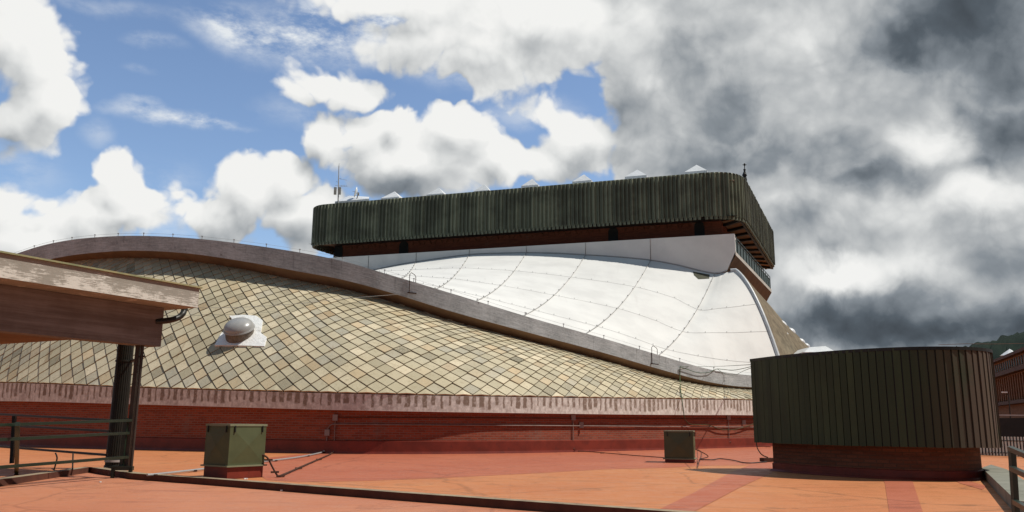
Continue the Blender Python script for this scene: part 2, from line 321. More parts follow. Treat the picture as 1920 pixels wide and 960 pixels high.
def cbeam_f(t, b):
    u = uv(t); st = t.noise(t.sc(u, (.12, 3.2, 1)), 1.6, 6, .6); bl = t.noise(u, .7, 6, .65); fn = t.noise(t.sc(u, (.3, 6, 1)), 5, 6, .7)
    v = t.m('ADD', t.m('ADD', t.m('MULTIPLY', st, .5), t.m('MULTIPLY', bl, .3)), t.m('MULTIPLY', fn, .2))
    col = t.mix(t.ss(v, .40, .62), c4((.13, .105, .092)), c4((.235, .21, .20)))
    t.set(b.inputs['Base Color'], col); bump(t, b, v, .4, .02)
M_cbeam = mat('brown_board_concrete', cbeam_f, .85)
M_soff = mottled('brown_soffit', (.20, .11, .06), (.15, .08, .045), 1.5)
M_kerbt = mottled('weathered_kerb', (.33, .26, .17), (.20, .15, .10), 2.5, .85, c3=(.09, .06, .04))
M_kerbf = mottled('dark_kerb_face', (.10, .035, .02), (.06, .02, .013), 2.5)
M_conc = mottled('grey_concrete', (.23, .225, .18), (.16, .16, .125), 1.6, .85, c3=(.10, .10, .075), bs=.4)
M_dome = mottled('grey_polycarbonate', (.33, .33, .32), (.27, .27, .265), 2.5, .3, .5, bs=.03)
M_collar = mottled('dirty_collar', (.20, .17, .14), (.11, .09, .07), 6, .7)
def flash_f(t, b):
    p = geo(t); n = t.noise(p, 4, 6, .6)
    t.set(b.inputs['Base Color'], t.mix(t.ss(n, .55, .75), c4((.82, .82, .80)), c4((.45, .42, .36)))); bump(t, b, n, .8, .06)
M_flash = mat('white_flashing', flash_f, .55)
M_wpl = mottled('white_skylight_plastic', (.75, .76, .77), (.6, .62, .63), 3, .35, .5)
M_black = mottled('black_paint', (.012, .012, .012), (.02, .02, .019), 3, .5)
M_glassd = mottled('dark_window_glass', (.010, .012, .012), (.016, .018, .018), 3, .6, .25)
M_teal = mottled('dark_teal_panels', (.03, .05, .045), (.045, .07, .062), 2, .4, .5)
M_bal = mottled('pale_balcony_edge', (.52, .50, .46), (.40, .38, .34), 2)
M_balsof = mottled('brown_balcony_soffit', (.17, .125, .08), (.12, .09, .06), 1.4)
M_wood = mottled('brown_soffit_boards', (.24, .15, .085), (.15, .09, .05), 1.2, .7, stretch=(1, 1, 1))
M_gutter = mottled('blue_grey_flashing', (.55, .58, .60), (.42, .45, .47), 2.5, .4, .5)
M_hill = mottled('forested_hill', (.007, .014, .011), (.014, .025, .017), .02, 1, .1, c3=(.02, .03, .02), bs=0)
M_ground = mottled('town_ground', (.10, .095, .08), (.06, .075, .04), .05)
M_farbrick = brickmat('far_orange_brick', (.22, .105, .05), (.17, .075, .035), (.13, .08, .05), bw=.6, bh=.2, stain=.5)
M_wire = mottled('green_cable', (.05, .085, .025), (.035, .06, .02), 5)
M_rust = mottled('rust_brown', (.08, .035, .02), (.05, .02, .012), 5)
# ------------------------------------------------------------------ mesh helpers
class MB:
    def __init__(s): s.v = []; s.f = []; s.uv = []; s.mi = []; s.sm = []
    def face(s, pts, uvs=None, mi=0, sm=False):
        i = len(s.v); s.v += [tuple(p) for p in pts]; s.f.append(list(range(i, i+len(pts))))
        s.uv += list(uvs) if uvs else [(p[0], p[2] if len(p) > 2 else 0) for p in pts]
        s.mi.append(mi); s.sm.append(sm)
    def grid(s, rows, uvs=None, mi=0, sm=True, flip=False):
        i0 = len(s.v); n = len(rows[0])
        for r_ in rows: s.v += [tuple(p) for p in r_]
        for a in range(len(rows)-1):
            for b in range(n-1):
                idx = [(a, b), (a, b+1), (a+1, b+1), (a+1, b)]
                if flip: idx.reverse()
                s.f.append([i0+x*n+y for x, y in idx])
                s.uv += [uvs[x][y] if uvs else (rows[x][y][0], rows[x][y][2]) for x, y in idx]
                s.mi.append(mi); s.sm.append(sm)
    def box(s, c, sz, rz=0, mi=0, ax=None):
        c = Vector(c)
        if ax is None:
            X = Vector((math.cos(rz), math.sin(rz), 0)); Y = Vector((-math.sin(rz), math.cos(rz), 0)); Z = Vector((0, 0, 1))
        else: X, Y, Z = ax
        h = [q/2 for q in sz]
        P = {(a, b, d): c+X*h[0]*a+Y*h[1]*b+Z*h[2]*d for a in (-1, 1) for b in (-1, 1) for d in (-1, 1)}
        def q(k, U, W): s.face([P[x] for x in k], [((P[x]-c).dot(U), (P[x]-c).dot(W)+h[2]) for x in k], mi)
        q([(-1,-1,-1),(1,-1,-1),(1,-1,1),(-1,-1,1)], X, Z); q([(1,1,-1),(-1,1,-1),(-1,1,1),(1,1,1)], X, Z)
        q([(1,-1,-1),(1,1,-1),(1,1,1),(1,-1,1)], Y, Z); q([(-1,1,-1),(-1,-1,-1),(-1,-1,1),(-1,1,1)], Y, Z)
        q([(-1,-1,1),(1,-1,1),(1,1,1),(-1,1,1)], X, Y); q([(-1,1,-1),(1,1,-1),(1,-1,-1),(-1,-1,-1)], X, Y)
    def bar(s, a, b, wd, ht=None, mi=0):
        a = Vector(a); b = Vector(b); X = (b-a); L = X.length; X.normalize(); ht = ht or wd
        Z = Vector((0, 0, 1))
        if abs(X.z) > .95: Z = Vector((0, 1, 0))
        Y = Z.cross(X).normalized(); Z = X.cross(Y); s.box((a+b)/2, (L, wd, ht), ax=(X, Y, Z), mi=mi)
    def tube(s, pts, r, seg=8, mi=0, cap=True):
        pts = [Vector(p) for p in pts]; rr = r if isinstance(r, (list, tuple)) else [r]*len(pts)
        rows = []; uvs = []; d = 0; pn = None
        for i, p in enumerate(pts):
            t = (pts[min(i+1, len(pts)-1)]-pts[max(i-1, 0)]).normalized()
            if pn is None: pn = t.orthogonal().normalized()
            pn = (pn-t*pn.dot(t)).normalized(); bn = t.cross(pn)
            if i: d += (p-pts[i-1]).length
            rows.append([p+(pn*math.cos(2*math.pi*k/seg)+bn*math.sin(2*math.pi*k/seg))*rr[i] for k in range(seg+1)])
            uvs.append([(d, k/seg) for k in range(seg+1)])
        s.grid(rows, uvs, mi)
        if cap: s.face(rows[0][:-1][::-1], None, mi); s.face(rows[-1][:-1], None, mi)
    def cyl(s, c, r0, r1, h, seg=24, mi=0):
        c = Vector(c); s.tube([c, c+Vector((0, 0, h))], [r0, r1], seg, mi)
    def prism(s, poly, z0, z1, mi=0, mtop=None):
        d = 0; n = len(poly)
        for i in range(n):
            a = poly[i]; b = poly[(i+1) % n]; L = math.hypot(b[0]-a[0], b[1]-a[1])
            s.face([(a[0], a[1], z0), (b[0], b[1], z0), (b[0], b[1], z1), (a[0], a[1], z1)], [(d, z0), (d+L, z0), (d+L, z1), (d, z1)], mi); d += L
        s.face([(p[0], p[1], z1) for p in poly], [(p[0], p[1]) for p in poly], mi if mtop is None else mtop)
        s.face([(p[0], p[1], z0) for p in poly][::-1], [(p[0], p[1]) for p in poly][::-1], mi)
    def build(s, name, mats, parent=None, merge=False):
        me = D.meshes.new(name); org = parent.matrix_world.translation.copy() if parent else Vector((0, 0, 0))
        if parent: org = WLOC.get(parent.name, Vector((0, 0, 0)))
        me.from_pydata([tuple(Vector(p)-org) for p in s.v], [], s.f)
        for m in (mats if isinstance(mats, (list, tuple)) else [mats]): me.materials.append(m)
        ul = me.uv_layers.new(name='UVMap'); k = 0
        for u in s.uv: ul.data[k].uv = u; k += 1
        me.polygons.foreach_set('material_index', s.mi); me.polygons.foreach_set('use_smooth', s.sm)
        me.update(); o = D.objects.new(name, me); COL.objects.link(o)
        if parent: o.parent = parent; WLOC[o.name] = org
        else: WLOC[o.name] = Vector((0, 0, 0))
        return o
WLOC = {}
def empty(name, loc, label, cat, group=None):
    o = D.objects.new(name, None); COL.objects.link(o); o.location = loc; WLOC[o.name] = Vector(loc)
    o['label'] = label; o['category'] = cat
    if group: o['group'] = group
    return o
def tag(o, label, cat, group=None):
    o['label'] = label; o['category'] = cat
    if group: o['group'] = group
    return o
def struct(o): o['kind'] = 'structure'; return o
def interp(tab, x):   # tab: list of tuples, first column is the parameter; Catmull-Rom
    n = len(tab)
    if x <= tab[0][0]: i = 0
    elif x >= tab[-1][0]: i = n-2
    else: i = max(k for k in range(n-1) if tab[k][0] <= x)
    p1, p2 = tab[i], tab[i+1]; h = p2[0]-p1[0]; t = min(1, max(0, (x-p1[0])/h)); out = []
    for c in range(1, len(p1)):
        m1 = (p2[c]-tab[i-1][c])/(p2[0]-tab[i-1][0]) if i > 0 else (p2[c]-p1[c])/h
        m2 = (tab[i+2][c]-p1[c])/(tab[i+2][0]-p1[0]) if i+2 < n else (p2[c]-p1[c])/h
        t2 = t*t; t3 = t2*t
        out.append((2*t3-3*t2+1)*p1[c]+(t3-2*t2+t)*h*m1+(-2*t3+3*t2)*p2[c]+(t3-t2)*h*m2)
    return out
def lerp(a, b, t): return a*(1-t)+b*t
def spline(pts, n=8):
    tab = [(i, *p) for i, p in enumerate(pts)]; return [Vector(interp(tab, i/n)) for i in range((len(pts)-1)*n+1)]
def flat(v): return Vector((v.x, v.y, 0))
# ================================================================== SETTING
mb = MB(); mb.face([(-6000, -3000, -14), (6000, -3000, -14), (6000, 9000, -14), (-6000, 9000, -14)]); struct(mb.build('ground', M_ground))
# terrace: kerb line on the photo's lower edge
KL = [(-500, 985), (0, 903), (168, 879), (250, 891), (420, 903), (600, 917), (860, 936), (1150, 957), (1400, 975), (1700, 1000), (2300, 1045)]
kp = [atz(x, y, 0) for x, y in KL]
mb = MB(); far = [(60, 200, 0), (-160, 200, 0)]
poly = [Vector((p.x, p.y, 0)) for p in kp]+[Vector((90, 14, 0)), Vector((90, 150, 0)), Vector((-120, 150, 0)), Vector((-120, 20, 0))]
mb.face(poly, [(p.x, p.y) for p in poly]); struct(mb.build('roof_terrace', M_orange))
mb = MB(); mb.face([(-45, -1, -.12), (40, -1, -.12), (40, 40, -.12), (-45, 40, -.12)]); struct(mb.build('lower_terrace', M_pink))
def kerb(pts, wd, name):
    mb = MB(); n = len(pts); rows = [[], [], [], []]
    for i, p in enumerate(pts):
        t = flat(pts[min(i+1, n-1)]-pts[max(i-1, 0)]).normalized(); q = Vector((-t.y, t.x, 0))
        rows[0].append(p+Vector((0, 0, -.13))-q*.02); rows[1].append(p+Vector((0, 0, .055))-q*.02); rows[2].append(p+q*wd+Vector((0, 0, .055))); rows[3].append(p+q*wd+Vector((0, 0, -.01)))
    dense = [[r_[0]] for r_ in rows]
    mb.grid(rows[:2], None, 1, False); mb.grid(rows[1:3], None, 0, False); mb.grid(rows[2:], None, 0, False)
    return mb.build(name, [M_kerbt, M_kerbf])
kd = []
for i in range(len(kp)-1):
    for k in range(6): kd.append(lerp(kp[i], kp[i+1], k/6)+Vector((0, random.uniform(-.02, .02), 0)))
struct(kerb(kd, .28, 'kerb'))
def patch(name, pts, z, m):
    mb = MB(); P = [atz(x, y, z) for x, y in pts]; mb.face(P, [(p.x, p.y) for p in P]); return struct(mb.build(name, m))
# faded red coating that follows the foot of the wall
rb = [(505, 858), (560, 852), (640, 849), (760, 851), (900, 850), (1000, 849), (1200, 842), (1330, 834), (1450, 829), (1560, 833), (1570, 845), (1470, 864), (1400, 872), (1330, 873), (1250, 877), (1130, 880), (1010, 887), (850, 895), (700, 901), (560, 904), (500, 900), (470, 880)]
patch('painted_floor_band', rb, .004, M_red)
patch('painted_floor_strip', [(1420, 866), (1470, 866), (1470, 874), (1448, 886), (1385, 915), (1290, 965), (1215, 965), (1300, 924), (1370, 886)], .008, M_red)
patch('painted_floor_strip', [(1640, 880), (1700, 880), (1712, 905), (1732, 965), (1668, 965), (1659, 905)], .008, M_red)
patch('painted_floor_strip', [(1780, 896), (1800, 897), (1850, 911), (1842, 918), (1800, 906)], .008, M_red)
# hill
mb = MB(); rows = []
HO = [(1600, 700), (1700, 672), (1800, 655), (1835, 646), (1862, 640), (1885, 632), (1905, 630), (1925, 626), (2050, 600), (2300, 560), (2600, 575), (3200, 640)]
for j in range(9):
    r_ = []
    for i in range(240):
        x = 1600+i*1600/239; y = interp(HO, x)[0]
        p = at(x, y, 1500); top = p.z; f = j/8
        hgt = -14+(top+14)*math.sin(f*math.pi/2)
        if j == 8: hgt += random.uniform(-5, 5)
        r_.append(Vector((p.x*(.72+.28*f), 1500*(.72+.28*f)+random.uniform(-6, 6), hgt+random.uniform(-4, 4)*(j > 0))))
    rows.append(r_)
mb.grid(rows); struct(mb.build('hill', M_hill))
# ================================================================== MAIN BUILDING
FT = [  # px, Y, y top of fascia, y bottom of fascia
 (-500, 74, 736, 758), (-300, 61, 727, 755), (0, 50, 718, 752), (250, 45.5, 727, 758), (600, 42, 737, 768), (800, 42.3, 741.5, 772), (1000, 45, 745, 775),
 (1200, 50.5, 748, 777.5), (1300, 54.5, 749, 778), (1410, 60, 751, 778.5), (1500, 66, 756, 781), (1620, 76, 762, 785)]
def fas(px, which): Y, a, b = interp(FT, px); return at(px, a if which else b, Y)
BT = [  # px, Y, y top, y front bottom, y soffit back
 (-260, 66, 620, 650, 660), (-120, 61, 545, 575, 590), (-40, 58.5, 503, 532, 546), (50, 56.5, 469, 500, 513), (100, 55.5, 455.5, 485, 497), (160, 54.6, 446.5, 475.5, 488), (250, 53.6, 442, 470, 484), (350, 52.6, 446, 475, 490), (450, 51.6, 456.5, 489, 505),
 (560, 50.8, 473, 509, 528), (640, 50.4, 489, 524, 543), (720, 50.3, 512, 545, 564), (850, 50.8, 551, 585, 605), (1000, 52.8, 597, 626, 645), (1130, 55.6, 634, 661, 680),
 (1240, 58.6, 667, 693, 712), (1320, 61.3, 690, 714, 728), (1380, 63.8, 701, 724, 733), (1450, 67, 706, 727, 735), (1560, 73, 709, 728, 735), (1640, 79, 710, 729, 736)]
bcen = at(720, 540, 50.8)
bld = empty('church_building', fas(700, 0)*1.0, 'large concrete church with slate and white curved roofs and a ribbed box tower', 'building')
def beamsec(px):
    Y, a, b, c = interp(BT, px); return at(px, a, Y), at(px, b, Y), at(px, c, Y+1.15)
rows = [[], [], [], [], []]; uvs = [[], [], [], [], []]; d = 0; prev = None; pxs = [-260+i*10 for i in range(191)]
for px in pxs:
    a, b, c = beamsec(px)
    if prev: d += flat(a-prev).length
    prev = a; e = a+Vector((0, 1.15, 0)) + Vector((0, 0, -.02))
    for k, (p, vv) in enumerate(((c, -1.2), (b, 0), (a, 1.1), (e, 2.2), (c, 4.2))): rows[k].append(p); uvs[k].append((d, vv))
mb = MB()
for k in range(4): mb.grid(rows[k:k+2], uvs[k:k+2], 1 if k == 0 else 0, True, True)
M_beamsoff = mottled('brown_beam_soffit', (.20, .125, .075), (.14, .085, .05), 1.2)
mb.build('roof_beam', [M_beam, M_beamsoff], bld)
# fascia, wall and skirt
fp = [-500+i*12 for i in range(176)]
def inward(px):
    a = fas(px-8, 1); b = fas(px+8, 1); t = flat(b-a).normalized(); return Vector((-t.y, t.x, 0))
top = []; bot = []; dd = []; d = 0; prev = None; inn = []
for px in fp:
    a = fas(px, 1); b = fas(px, 0)
    if prev: d += flat(a-prev).length
    prev = a; b.x, b.y = a.x, a.y; top.append(a); bot.append(b); dd.append(d); inn.append(inward(px))
mb = MB(); n = len(fp)
mb.grid([bot, top], [[(q, 0) for q in dd], [(q, 1) for q in dd]], 0)
mb.grid([[b+i_*.5 for b, i_ in zip(bot, inn)], bot], None, 0); mb.grid([top, [t_+i_*.5 for t_, i_ in zip(top, inn)]], None, 0)
mb.build('fascia_band', M_fascia, bld)
mb = MB(); w0 = [flat(b)+i_*.32 for b, i_ in zip(bot, inn)]; w1 = [b+i_*.32+Vector((0, 0, .05)) for b, i_ in zip(bot, inn)]
mb.grid([w0, w1], [[(q, 0) for q in dd], [(q, b.z) for q, b in zip(dd, bot)]], 0); mb.build('curved_brick_wall', M_brick, bld)
mb = MB(); SK = .62
s0 = [flat(b)+i_*.20+Vector((0, 0, .002)) for b, i_ in zip(bot, inn)]; s1 = [p+Vector((0, 0, SK)) for p in s0]; s2 = [p+i_*.14+Vector((0, 0, .04)) for p, i_ in zip(s1, inn)]
s00 = [p-i_*.03 for p, i_ in zip(s0, inn)]; s01 = [p+Vector((0, 0, .12)) for p in s0]
mb.grid([s00, s01, s1, s2], None, 0, False); mb.build('wall_skirt', M_redpaint, bld)
def wallpt(px, z, out=.0):   # point on the wall face under pixel column px
    Y = interp(FT, px)[0]; i_ = inward(px); p = flat(fas(px, 1))+i_*(.32-out); return Vector((p.x, p.y, z))
def wallz(px, py): # height on the wall seen at pixel (px,py)
    p = wallpt(px, 0); return at(px, py, p.y).z
# slate roof
MAP = [(-500, -150), (-300, 10), (-150, 112), (0, 215), (111, 300), (250, 405), (450, 540), (667, 668), (870, 828), (1067, 1012), (1240, 1182), (1410, 1352), (1620, 1570)]
ds = [(q, px) for q, px in zip(dd, fp)]
def px_of(s): return interp(ds, s)[0]
cache = {}
def ends(s):
    k = round(s, 3)
    if k not in cache:
        px = px_of(s); a = fas(px, 1)+inward(px)*.02+Vector((0, 0, .03)); b = beamsec(interp(MAP, px)[0])[2]+Vector((0, .12, .14)); cache[k] = (a, b, (b-a).length)
    return cache[k]
def surf(s, ln):
    a, b, L = ends(s); v = min(1, max(0, ln/L)); p = lerp(a, b, v); p.z += .45*4*v*(1-v)*min(1, L/8); return p
TS = .985; half = TS/2
mb = MB(); NC = int(dd[-1]/half)-2
under = MB(); rws = []
for c in range(0, NC, 1): rws.append([surf(c*half, ends(c*half)[2]*k/14)-Vector((0, -.02, .05)) for k in range(15)])
under.grid(rws, None, 0, True, True)
tile_top = 0
for c in range(1, NC-1):
    s = c*half; L = ends(s)[2]
    for r_ in range(-1, int(L/half)+2):
        if (c+r_) % 2: continue
        cn = [(s, (r_-1)*half), (s+half, r_*half), (s, (r_+1)*half), (s-half, r_*half)]
        P = [surf(*q) for q in cn]
        if (P[0]-P[2]).length < .15: continue
        ctr = (P[0]+P[1]+P[2]+P[3])/4; nrm = (P[1]-P[3]).cross(P[2]-P[0]).normalized()
        if nrm.z < 0: nrm = -nrm
        sh = .955+random.uniform(-.012, .01); jt = random.uniform(-.012, .012)
        lift = [.085, .05, .012, .05]
        Q = [ctr+(p-ctr)*sh+nrm*(l+jt+random.uniform(-.006, .006)) for p, l in zip(P, lift)]
        ru = (random.random()*50, random.random()*50)
        mb.face(Q, [ru]*4)
        th = nrm*.07
        for i, j in ((3, 0), (0, 1), (1, 2), (2, 3)): mb.face([Q[i], Q[i]-th, Q[j]-th, Q[j]], [ru]*4)
roof = mb.build('slate_roof', M_slate, bld); ur = under.build('underlay', M_gap, roof)
print('tiles', len(mb.f)//5)
# ---- tower geometry
Yc = 75.0
ztop = at(1340, 315, Yc).z
zbot = at(1345, 406.5, Yc).z
L_ = atz(576, 386, ztop); C_ = atz(1392, 319, ztop); E_ = atz(1449, 437, ztop)
C_ = lerp(atz(1330, 313.5, ztop), C_, .9)
u1 = flat(L_-C_).normalized(); u2 = flat(E_-C_).normalized()
print('tower', L_, C_, E_, 'angle', math.degrees(u1.angle(u2)), 'bot', zbot, 'lenL', (L_-C_).length, 'lenE', (E_-C_).length)
def ringpts(poly, rad, step):
    n = len(poly); out = []
    for i in range(n):
        p = poly[i]; a = poly[i-1]; b = poly[(i+1) % n]
        da = (a-p).normalized(); db = (b-p).normalized(); r_ = rad[i]
        st = p+da*r_; en = p+db*r_
        for k in range(9):
            t = k/8; out.append(st*(1-t)**2+p*2*t*(1-t)+en*t*t)
    # resample
    res = []; out.append(out[0]); acc_ = 0
    tot_ = sum((out[i+1]-out[i]).length for i in range(len(out)-1)); N = int(tot_/step); target = [tot_*k/N for k in range(N)]
    d_ = 0; i = 0
    for tt in target:
        while d_+(out[i+1]-out[i]).length < tt: d_ += (out[i+1]-out[i]).length; i += 1
        seg = out[i+1]-out[i]; res.append(out[i]+seg.normalized()*(tt-d_))
    return res
A4 = flat(L_)+flat(E_)-flat(C_)
quad = [flat(C_), flat(E_), A4, flat(L_)]
ring = ringpts(quad, [3.4, 2.0, 2.6, 2.6], .085)
ctrq = sum(quad, Vector())/4
N = len(ring); per = 5
offs = []
def rib(i): k = i % per; return [0, .02, .24, .24, .02][k]
nr = []
for i in range(N):
    t = (ring[(i+1) % N]-ring[i-1]).normalized(); o = Vector((t.y, -t.x, 0))
    if o.dot(ring[i]-ctrq) < 0: o = -o
    nr.append(o)
randd = [random.uniform(-.035, .035) for _ in range(N//per+2)]
pts = [ring[i]+nr[i]*(rib(i)+randd[i//per]) for i in range(N)]; pts.append(pts[0])
mb = MB(); us = [i/per for i in range(N+1)]
zf = [zbot+.38+random.uniform(-.02, .02) for _ in pts]
mb.grid([[Vector((p.x, p.y, z_)) for p, z_ in zip(pts, zf)], [Vector((p.x, p.y, ztop-.15)) for p in pts]], [[(u_, 0) for u_ in us], [(u_, 4) for u_ in us]], 0, False)
capo = [p+n_*.08 for p, n_ in zip(ring, nr)]; capo.append(capo[0]); capi = [p-n_*.5 for p, n_ in zip(ring, nr)]; capi.append(capi[0])
def zz(l, z_): return [Vector((p.x, p.y, z_)) for p in l]
mb.grid([zz(pts, ztop-.15), zz(capo, ztop), zz(capi, ztop), zz(capi, ztop-.8)], None, 0, False)
mb.grid([zz([p-n_*.12 for p, n_ in zip(ring+[ring[0]], nr+[nr[0]])], zbot+.5), zz([p-n_*.12 for p, n_ in zip(ring+[ring[0]], nr+[nr[0]])], ztop-.2)], None, 0, False)
# hanging fin ends
for i in range(0, N-per, per):
    a = pts[i+1]; b = pts[i+4] if i+4 <= N else pts[i]; n_ = nr[i]; rz_ = math.atan2((b-a).y, (b-a).x); m_ = (a+b)/2
    mb.box((m_.x, m_.y, zbot+.32), ((b-a).length*1.15, .20, .38+random.uniform(-.02, .03)), rz_)
mb.build('tower_cladding', M_clad, bld)
# tower roof and brick body
inset = 1.5
def insetquad(q, dist, da=None):
    n = len(q); out = []
    for i in range(n):
        p = q[i]; e1 = (q[i]-q[i-1]).normalized(); e2 = (q[(i+1) % n]-q[i]).normalized()
        a = dist[i-1]; b = dist[i]; n1 = Vector((-e1.y, e1.x, 0)); n2 = Vector((-e2.y, e2.x, 0))
        if n1.dot(ctrq-p) < 0: n1 = -n1
        if n2.dot(ctrq-p) < 0: n2 = -n2
        den = e1.x*e2.y-e1.y*e2.x; r0_ = (p+n2*b)-(p+n1*a); tt = (r0_.x*e2.y-r0_.y*e2.x)/den
        out.append(p+n1*a+e1*tt)
    return out
body = insetquad(quad, [2.2, 2.0, 1.9, 2.6])
mb = MB(); rq = insetquad(quad, [.6]*4); mb.face([Vector((p.x, p.y, ztop-.75)) for p in rq]); mb.build('tower_roof', M_wpl, bld)
mb = MB(); mb.prism([(p.x, p.y) for p in body], zbot-5.5, zbot+4.4); tw = mb.build('tower_brick_wall', M_brick_d, bld)
fd = (body[3]-body[0]).normalized(); fn = Vector((fd.y, -fd.x, 0)); 
if fn.y > 0: fn = -fn
def arch(mb, px, py_top, wd, ht, depth=.04, mi=0, ring_=False, prp=None):
    P = atplane(px, py_top, body[0]+fn*.004, fn); zt = P.z
    pts_ = [(-wd/2, -ht), (wd/2, -ht)]+[(wd/2*math.cos(a), -wd/2+wd/2*math.sin(a)) for a in [math.pi*k/10 for k in range(11)]]
    X = -fd; base_ = P
    if not ring_:
        F = [base_+X*x+Vector((0, 0, z_))+fn*depth for x, z_ in pts_]; mb.face(F, [(x, z_) for x, z_ in pts_], mi)
        Bk = [p-fn*(depth+.02) for p in F]
        for i in range(len(F)): mb.face([F[i], Bk[i], Bk[(i+1) % len(F)], F[(i+1) % len(F)]], None, mi)
    else:
        arc_ = [base_+X*(wd/2*math.cos(a))+Vector((0, 0, -wd/2+wd/2*math.sin(a)))+fn*.03 for a in [math.pi*k/10 for k in range(11)]]
        mb.tube(arc_, .055, 5)
for px, py in ((635, 458), (757.5, 452), (1149.5, 426), (1311, 415)):
    wm = MB(); sc_ = 19/FOC*atplane(px, py, body[0], fn).y; arch(wm, px, py, sc_, 1.6, .05); 
    wo_ = wm.build('arched_window', M_glassd, tw)
mb = MB()
for px in range(655, 1345, 21):
    if min(abs(px-q) for q in (635, 757, 1149, 1311)) < 15: continue
    t_ = (px-620)/725; py = 462-(462-413)*t_ + 1
    mb = MB(); arch(mb, px, py, 19/FOC*atplane(px, py, body[0], fn).y*.8, 1, 0, 0, True); mb.build('blind_arch', M_brick_o, tw)

# soffit under right hand facade
so_in = insetquad(quad, [2.1]*4); so_out = insetquad(quad, [.25]*4)
mb = MB(); zs = zbot+.35
def stripq(a0, a1, b1, b0, z_, m_): mb.face([Vector((p.x, p.y, z_)) for p in (a0, a1, b1, b0)], None, m_)
stripq(lerp(so_out[0], so_out[1], .05), so_out[1], so_in[1], so_in[0], zs, 0); stripq(so_out[3], so_out[0], so_in[0], so_in[3], zs+.05, 1)
nb_ = 9
for k in range(nb_+1):
    q_ = .05+.95*k/nb_; a = lerp(so_out[0], so_out[1], q_); b = lerp(so_in[0], so_in[1], q_); a = lerp(a, b, .02); mb.bar(Vector((a.x, a.y, zs-.13)), Vector((b.x, b.y, zs-.13)), .32, .24, 1)
a, b = lerp(so_out[0], so_out[1], .06), so_out[1]; mb.bar(Vector((a.x, a.y, zs-.14)), Vector((b.x, b.y, zs-.14)), .22, .3, 1)
mb.build('tower_soffit', [M_wood, M_black], bld)
# ---- white parapet
P1 = at(1377, 438, 75.6); pn_ = fn.copy()
zpar = P1.z; Lp = atz(600, 484.5, zpar); 
print('parapet dir', (flat(Lp-P1)).normalized(), 'facade', fd, 'Yl', Lp.y, 'body', body[3].y, body[0].y)
pd = flat(Lp-P1).normalized(); pn = Vector((pd.y, -pd.x, 0))
if pn.y > 0: pn = -pn
JT = [(300, 650), (450, 585), (560, 545), (640, 521), (700, 506.5), (740, 498), (780, 491), (880, 477.5), (935, 475), (987, 474), (1040, 475), (1098, 478), (1160, 482), (1220, 488), (1270, 497), (1310, 507), (1345, 513), (1363, 508)]
def Jp(px): py = interp(JT, px)[0]; return atplane(px, py, P1, pn)
jx = [300+(1363-300)*i/90 for i in range(91)]
mb = MB(); lowr = [Jp(x) for x in jx]; topr = []; 
tl = atplane(300, 502, P1, pn); 
for i, x in enumerate(jx):
    p = lowr[i]; q = Vector((p.x, p.y, zpar)); topr.append(q)
# right end leans out to the corner
endb = lowr[-1]; endm = atplane(1379, 471, P1, pn)
dl = [(p-lowr[0]).length for p in lowr]
mb.grid([lowr, topr], [[(a_, 0) for a_ in dl], [(a_, 4) for a_ in dl]], 0, False)
mb.face([endb, endm, P1, topr[-1]])
bk = -pn*3.0
mb.face([endb, endb+bk, endm+bk, endm]); mb.face([endm, endm+bk, P1+bk, P1])
tb = [q-pn*1.6 for q in topr]; mb.grid([topr, tb], None, 0, False); mb.face([topr[-1], P1, P1-pn*1.6, tb[-1]])
mb.build('white_parapet', M_white, bld)
# ---- white roof
ST = [ # s, J px, B px
 (0, 300, 330), (1, 480, 470), (2, 600, 560), (3, 690, 645), (4, 780, 735), (5, 880, 803), (6, 987, 880), (7, 1098, 972), (8, 1220, 1093), (9, 1340, 1234), (10, 1368, 1478)]
def Bp(px): a, b, c = beamsec(px); return a+Vector((0, 1.2, -.12))
SAG = [(0, 0), (3, .3), (6, .8), (8, .95), (9, 1.0), (9.5, -.25), (10, -1.6)]
Rend = atplane(1377, 507.5, P1, pn)
def wsurf(s, t):
    jp, bp = interp(ST, s)
    j = Jp(min(jp, 1363)); 
    if s > 9.3: j = lerp(Jp(1352), Rend, min(1, (s-9.3)/.7))
    b = Bp(bp); p = lerp(j, b, t); sg = interp(SAG, s)[0]; p.z -= sg*4*t*(1-t)
    return p+Vector((0, 0, -.03))
mb = MB(); sg_ = [i*10/120 for i in range(121)]
mb.grid([[wsurf(s, k/28) for s in sg_] for k in range(29)], [[(s, k/28) for s in sg_] for k in range(29)], 0, True, True)
wr = mb.build('white_roof', M_white, bld)
M_seam = mottled('grey_seam_cable', (.42, .41, .40), (.33, .33, .32), 3)
for s in (1, 2, 3, 4, 5, 6, 7, 8, 9):
    mb = MB(); pp = [wsurf(s, k/24)+Vector((0, -.02, .05)) for k in range(25)]
    top_ = Jp(interp(ST, s)[0])+pn*.03; mb.tube(([Vector((top_.x, top_.y, zpar-.02))] if s < 9 else [])+[top_]+pp, .03, 5)
    for k in range(2, 25, 2): mb.box(pp[k]+Vector((0, 0, .06)), (.07, .07, .09))
    mb.build('seam', M_seam, wr)
for t in (.30, .57, .83):
    mb = MB(); ad = {.30: .20, .57: .15, .83: .09}[t]; pp = [wsurf(s, t+ad*max(0, s-8.6)/1.4)+Vector((0, 0, .04)) for s in sg_]; mb.tube(pp, .010, 4)
    for k in range(1, 120, 3): mb.box(pp[k]+Vector((0, 0, .06)), (.035, .035, .08))
    mb.build('seam', M_seam, wr)
mb = MB(); mb.tube([Jp(x)+pn*.03+Vector((0, 0, .02)) for x in jx[10:]], .05, 5); mb.build('junction_flashing', M_seam, wr)
mb = MB(); cpt = wsurf(8.75, .035)
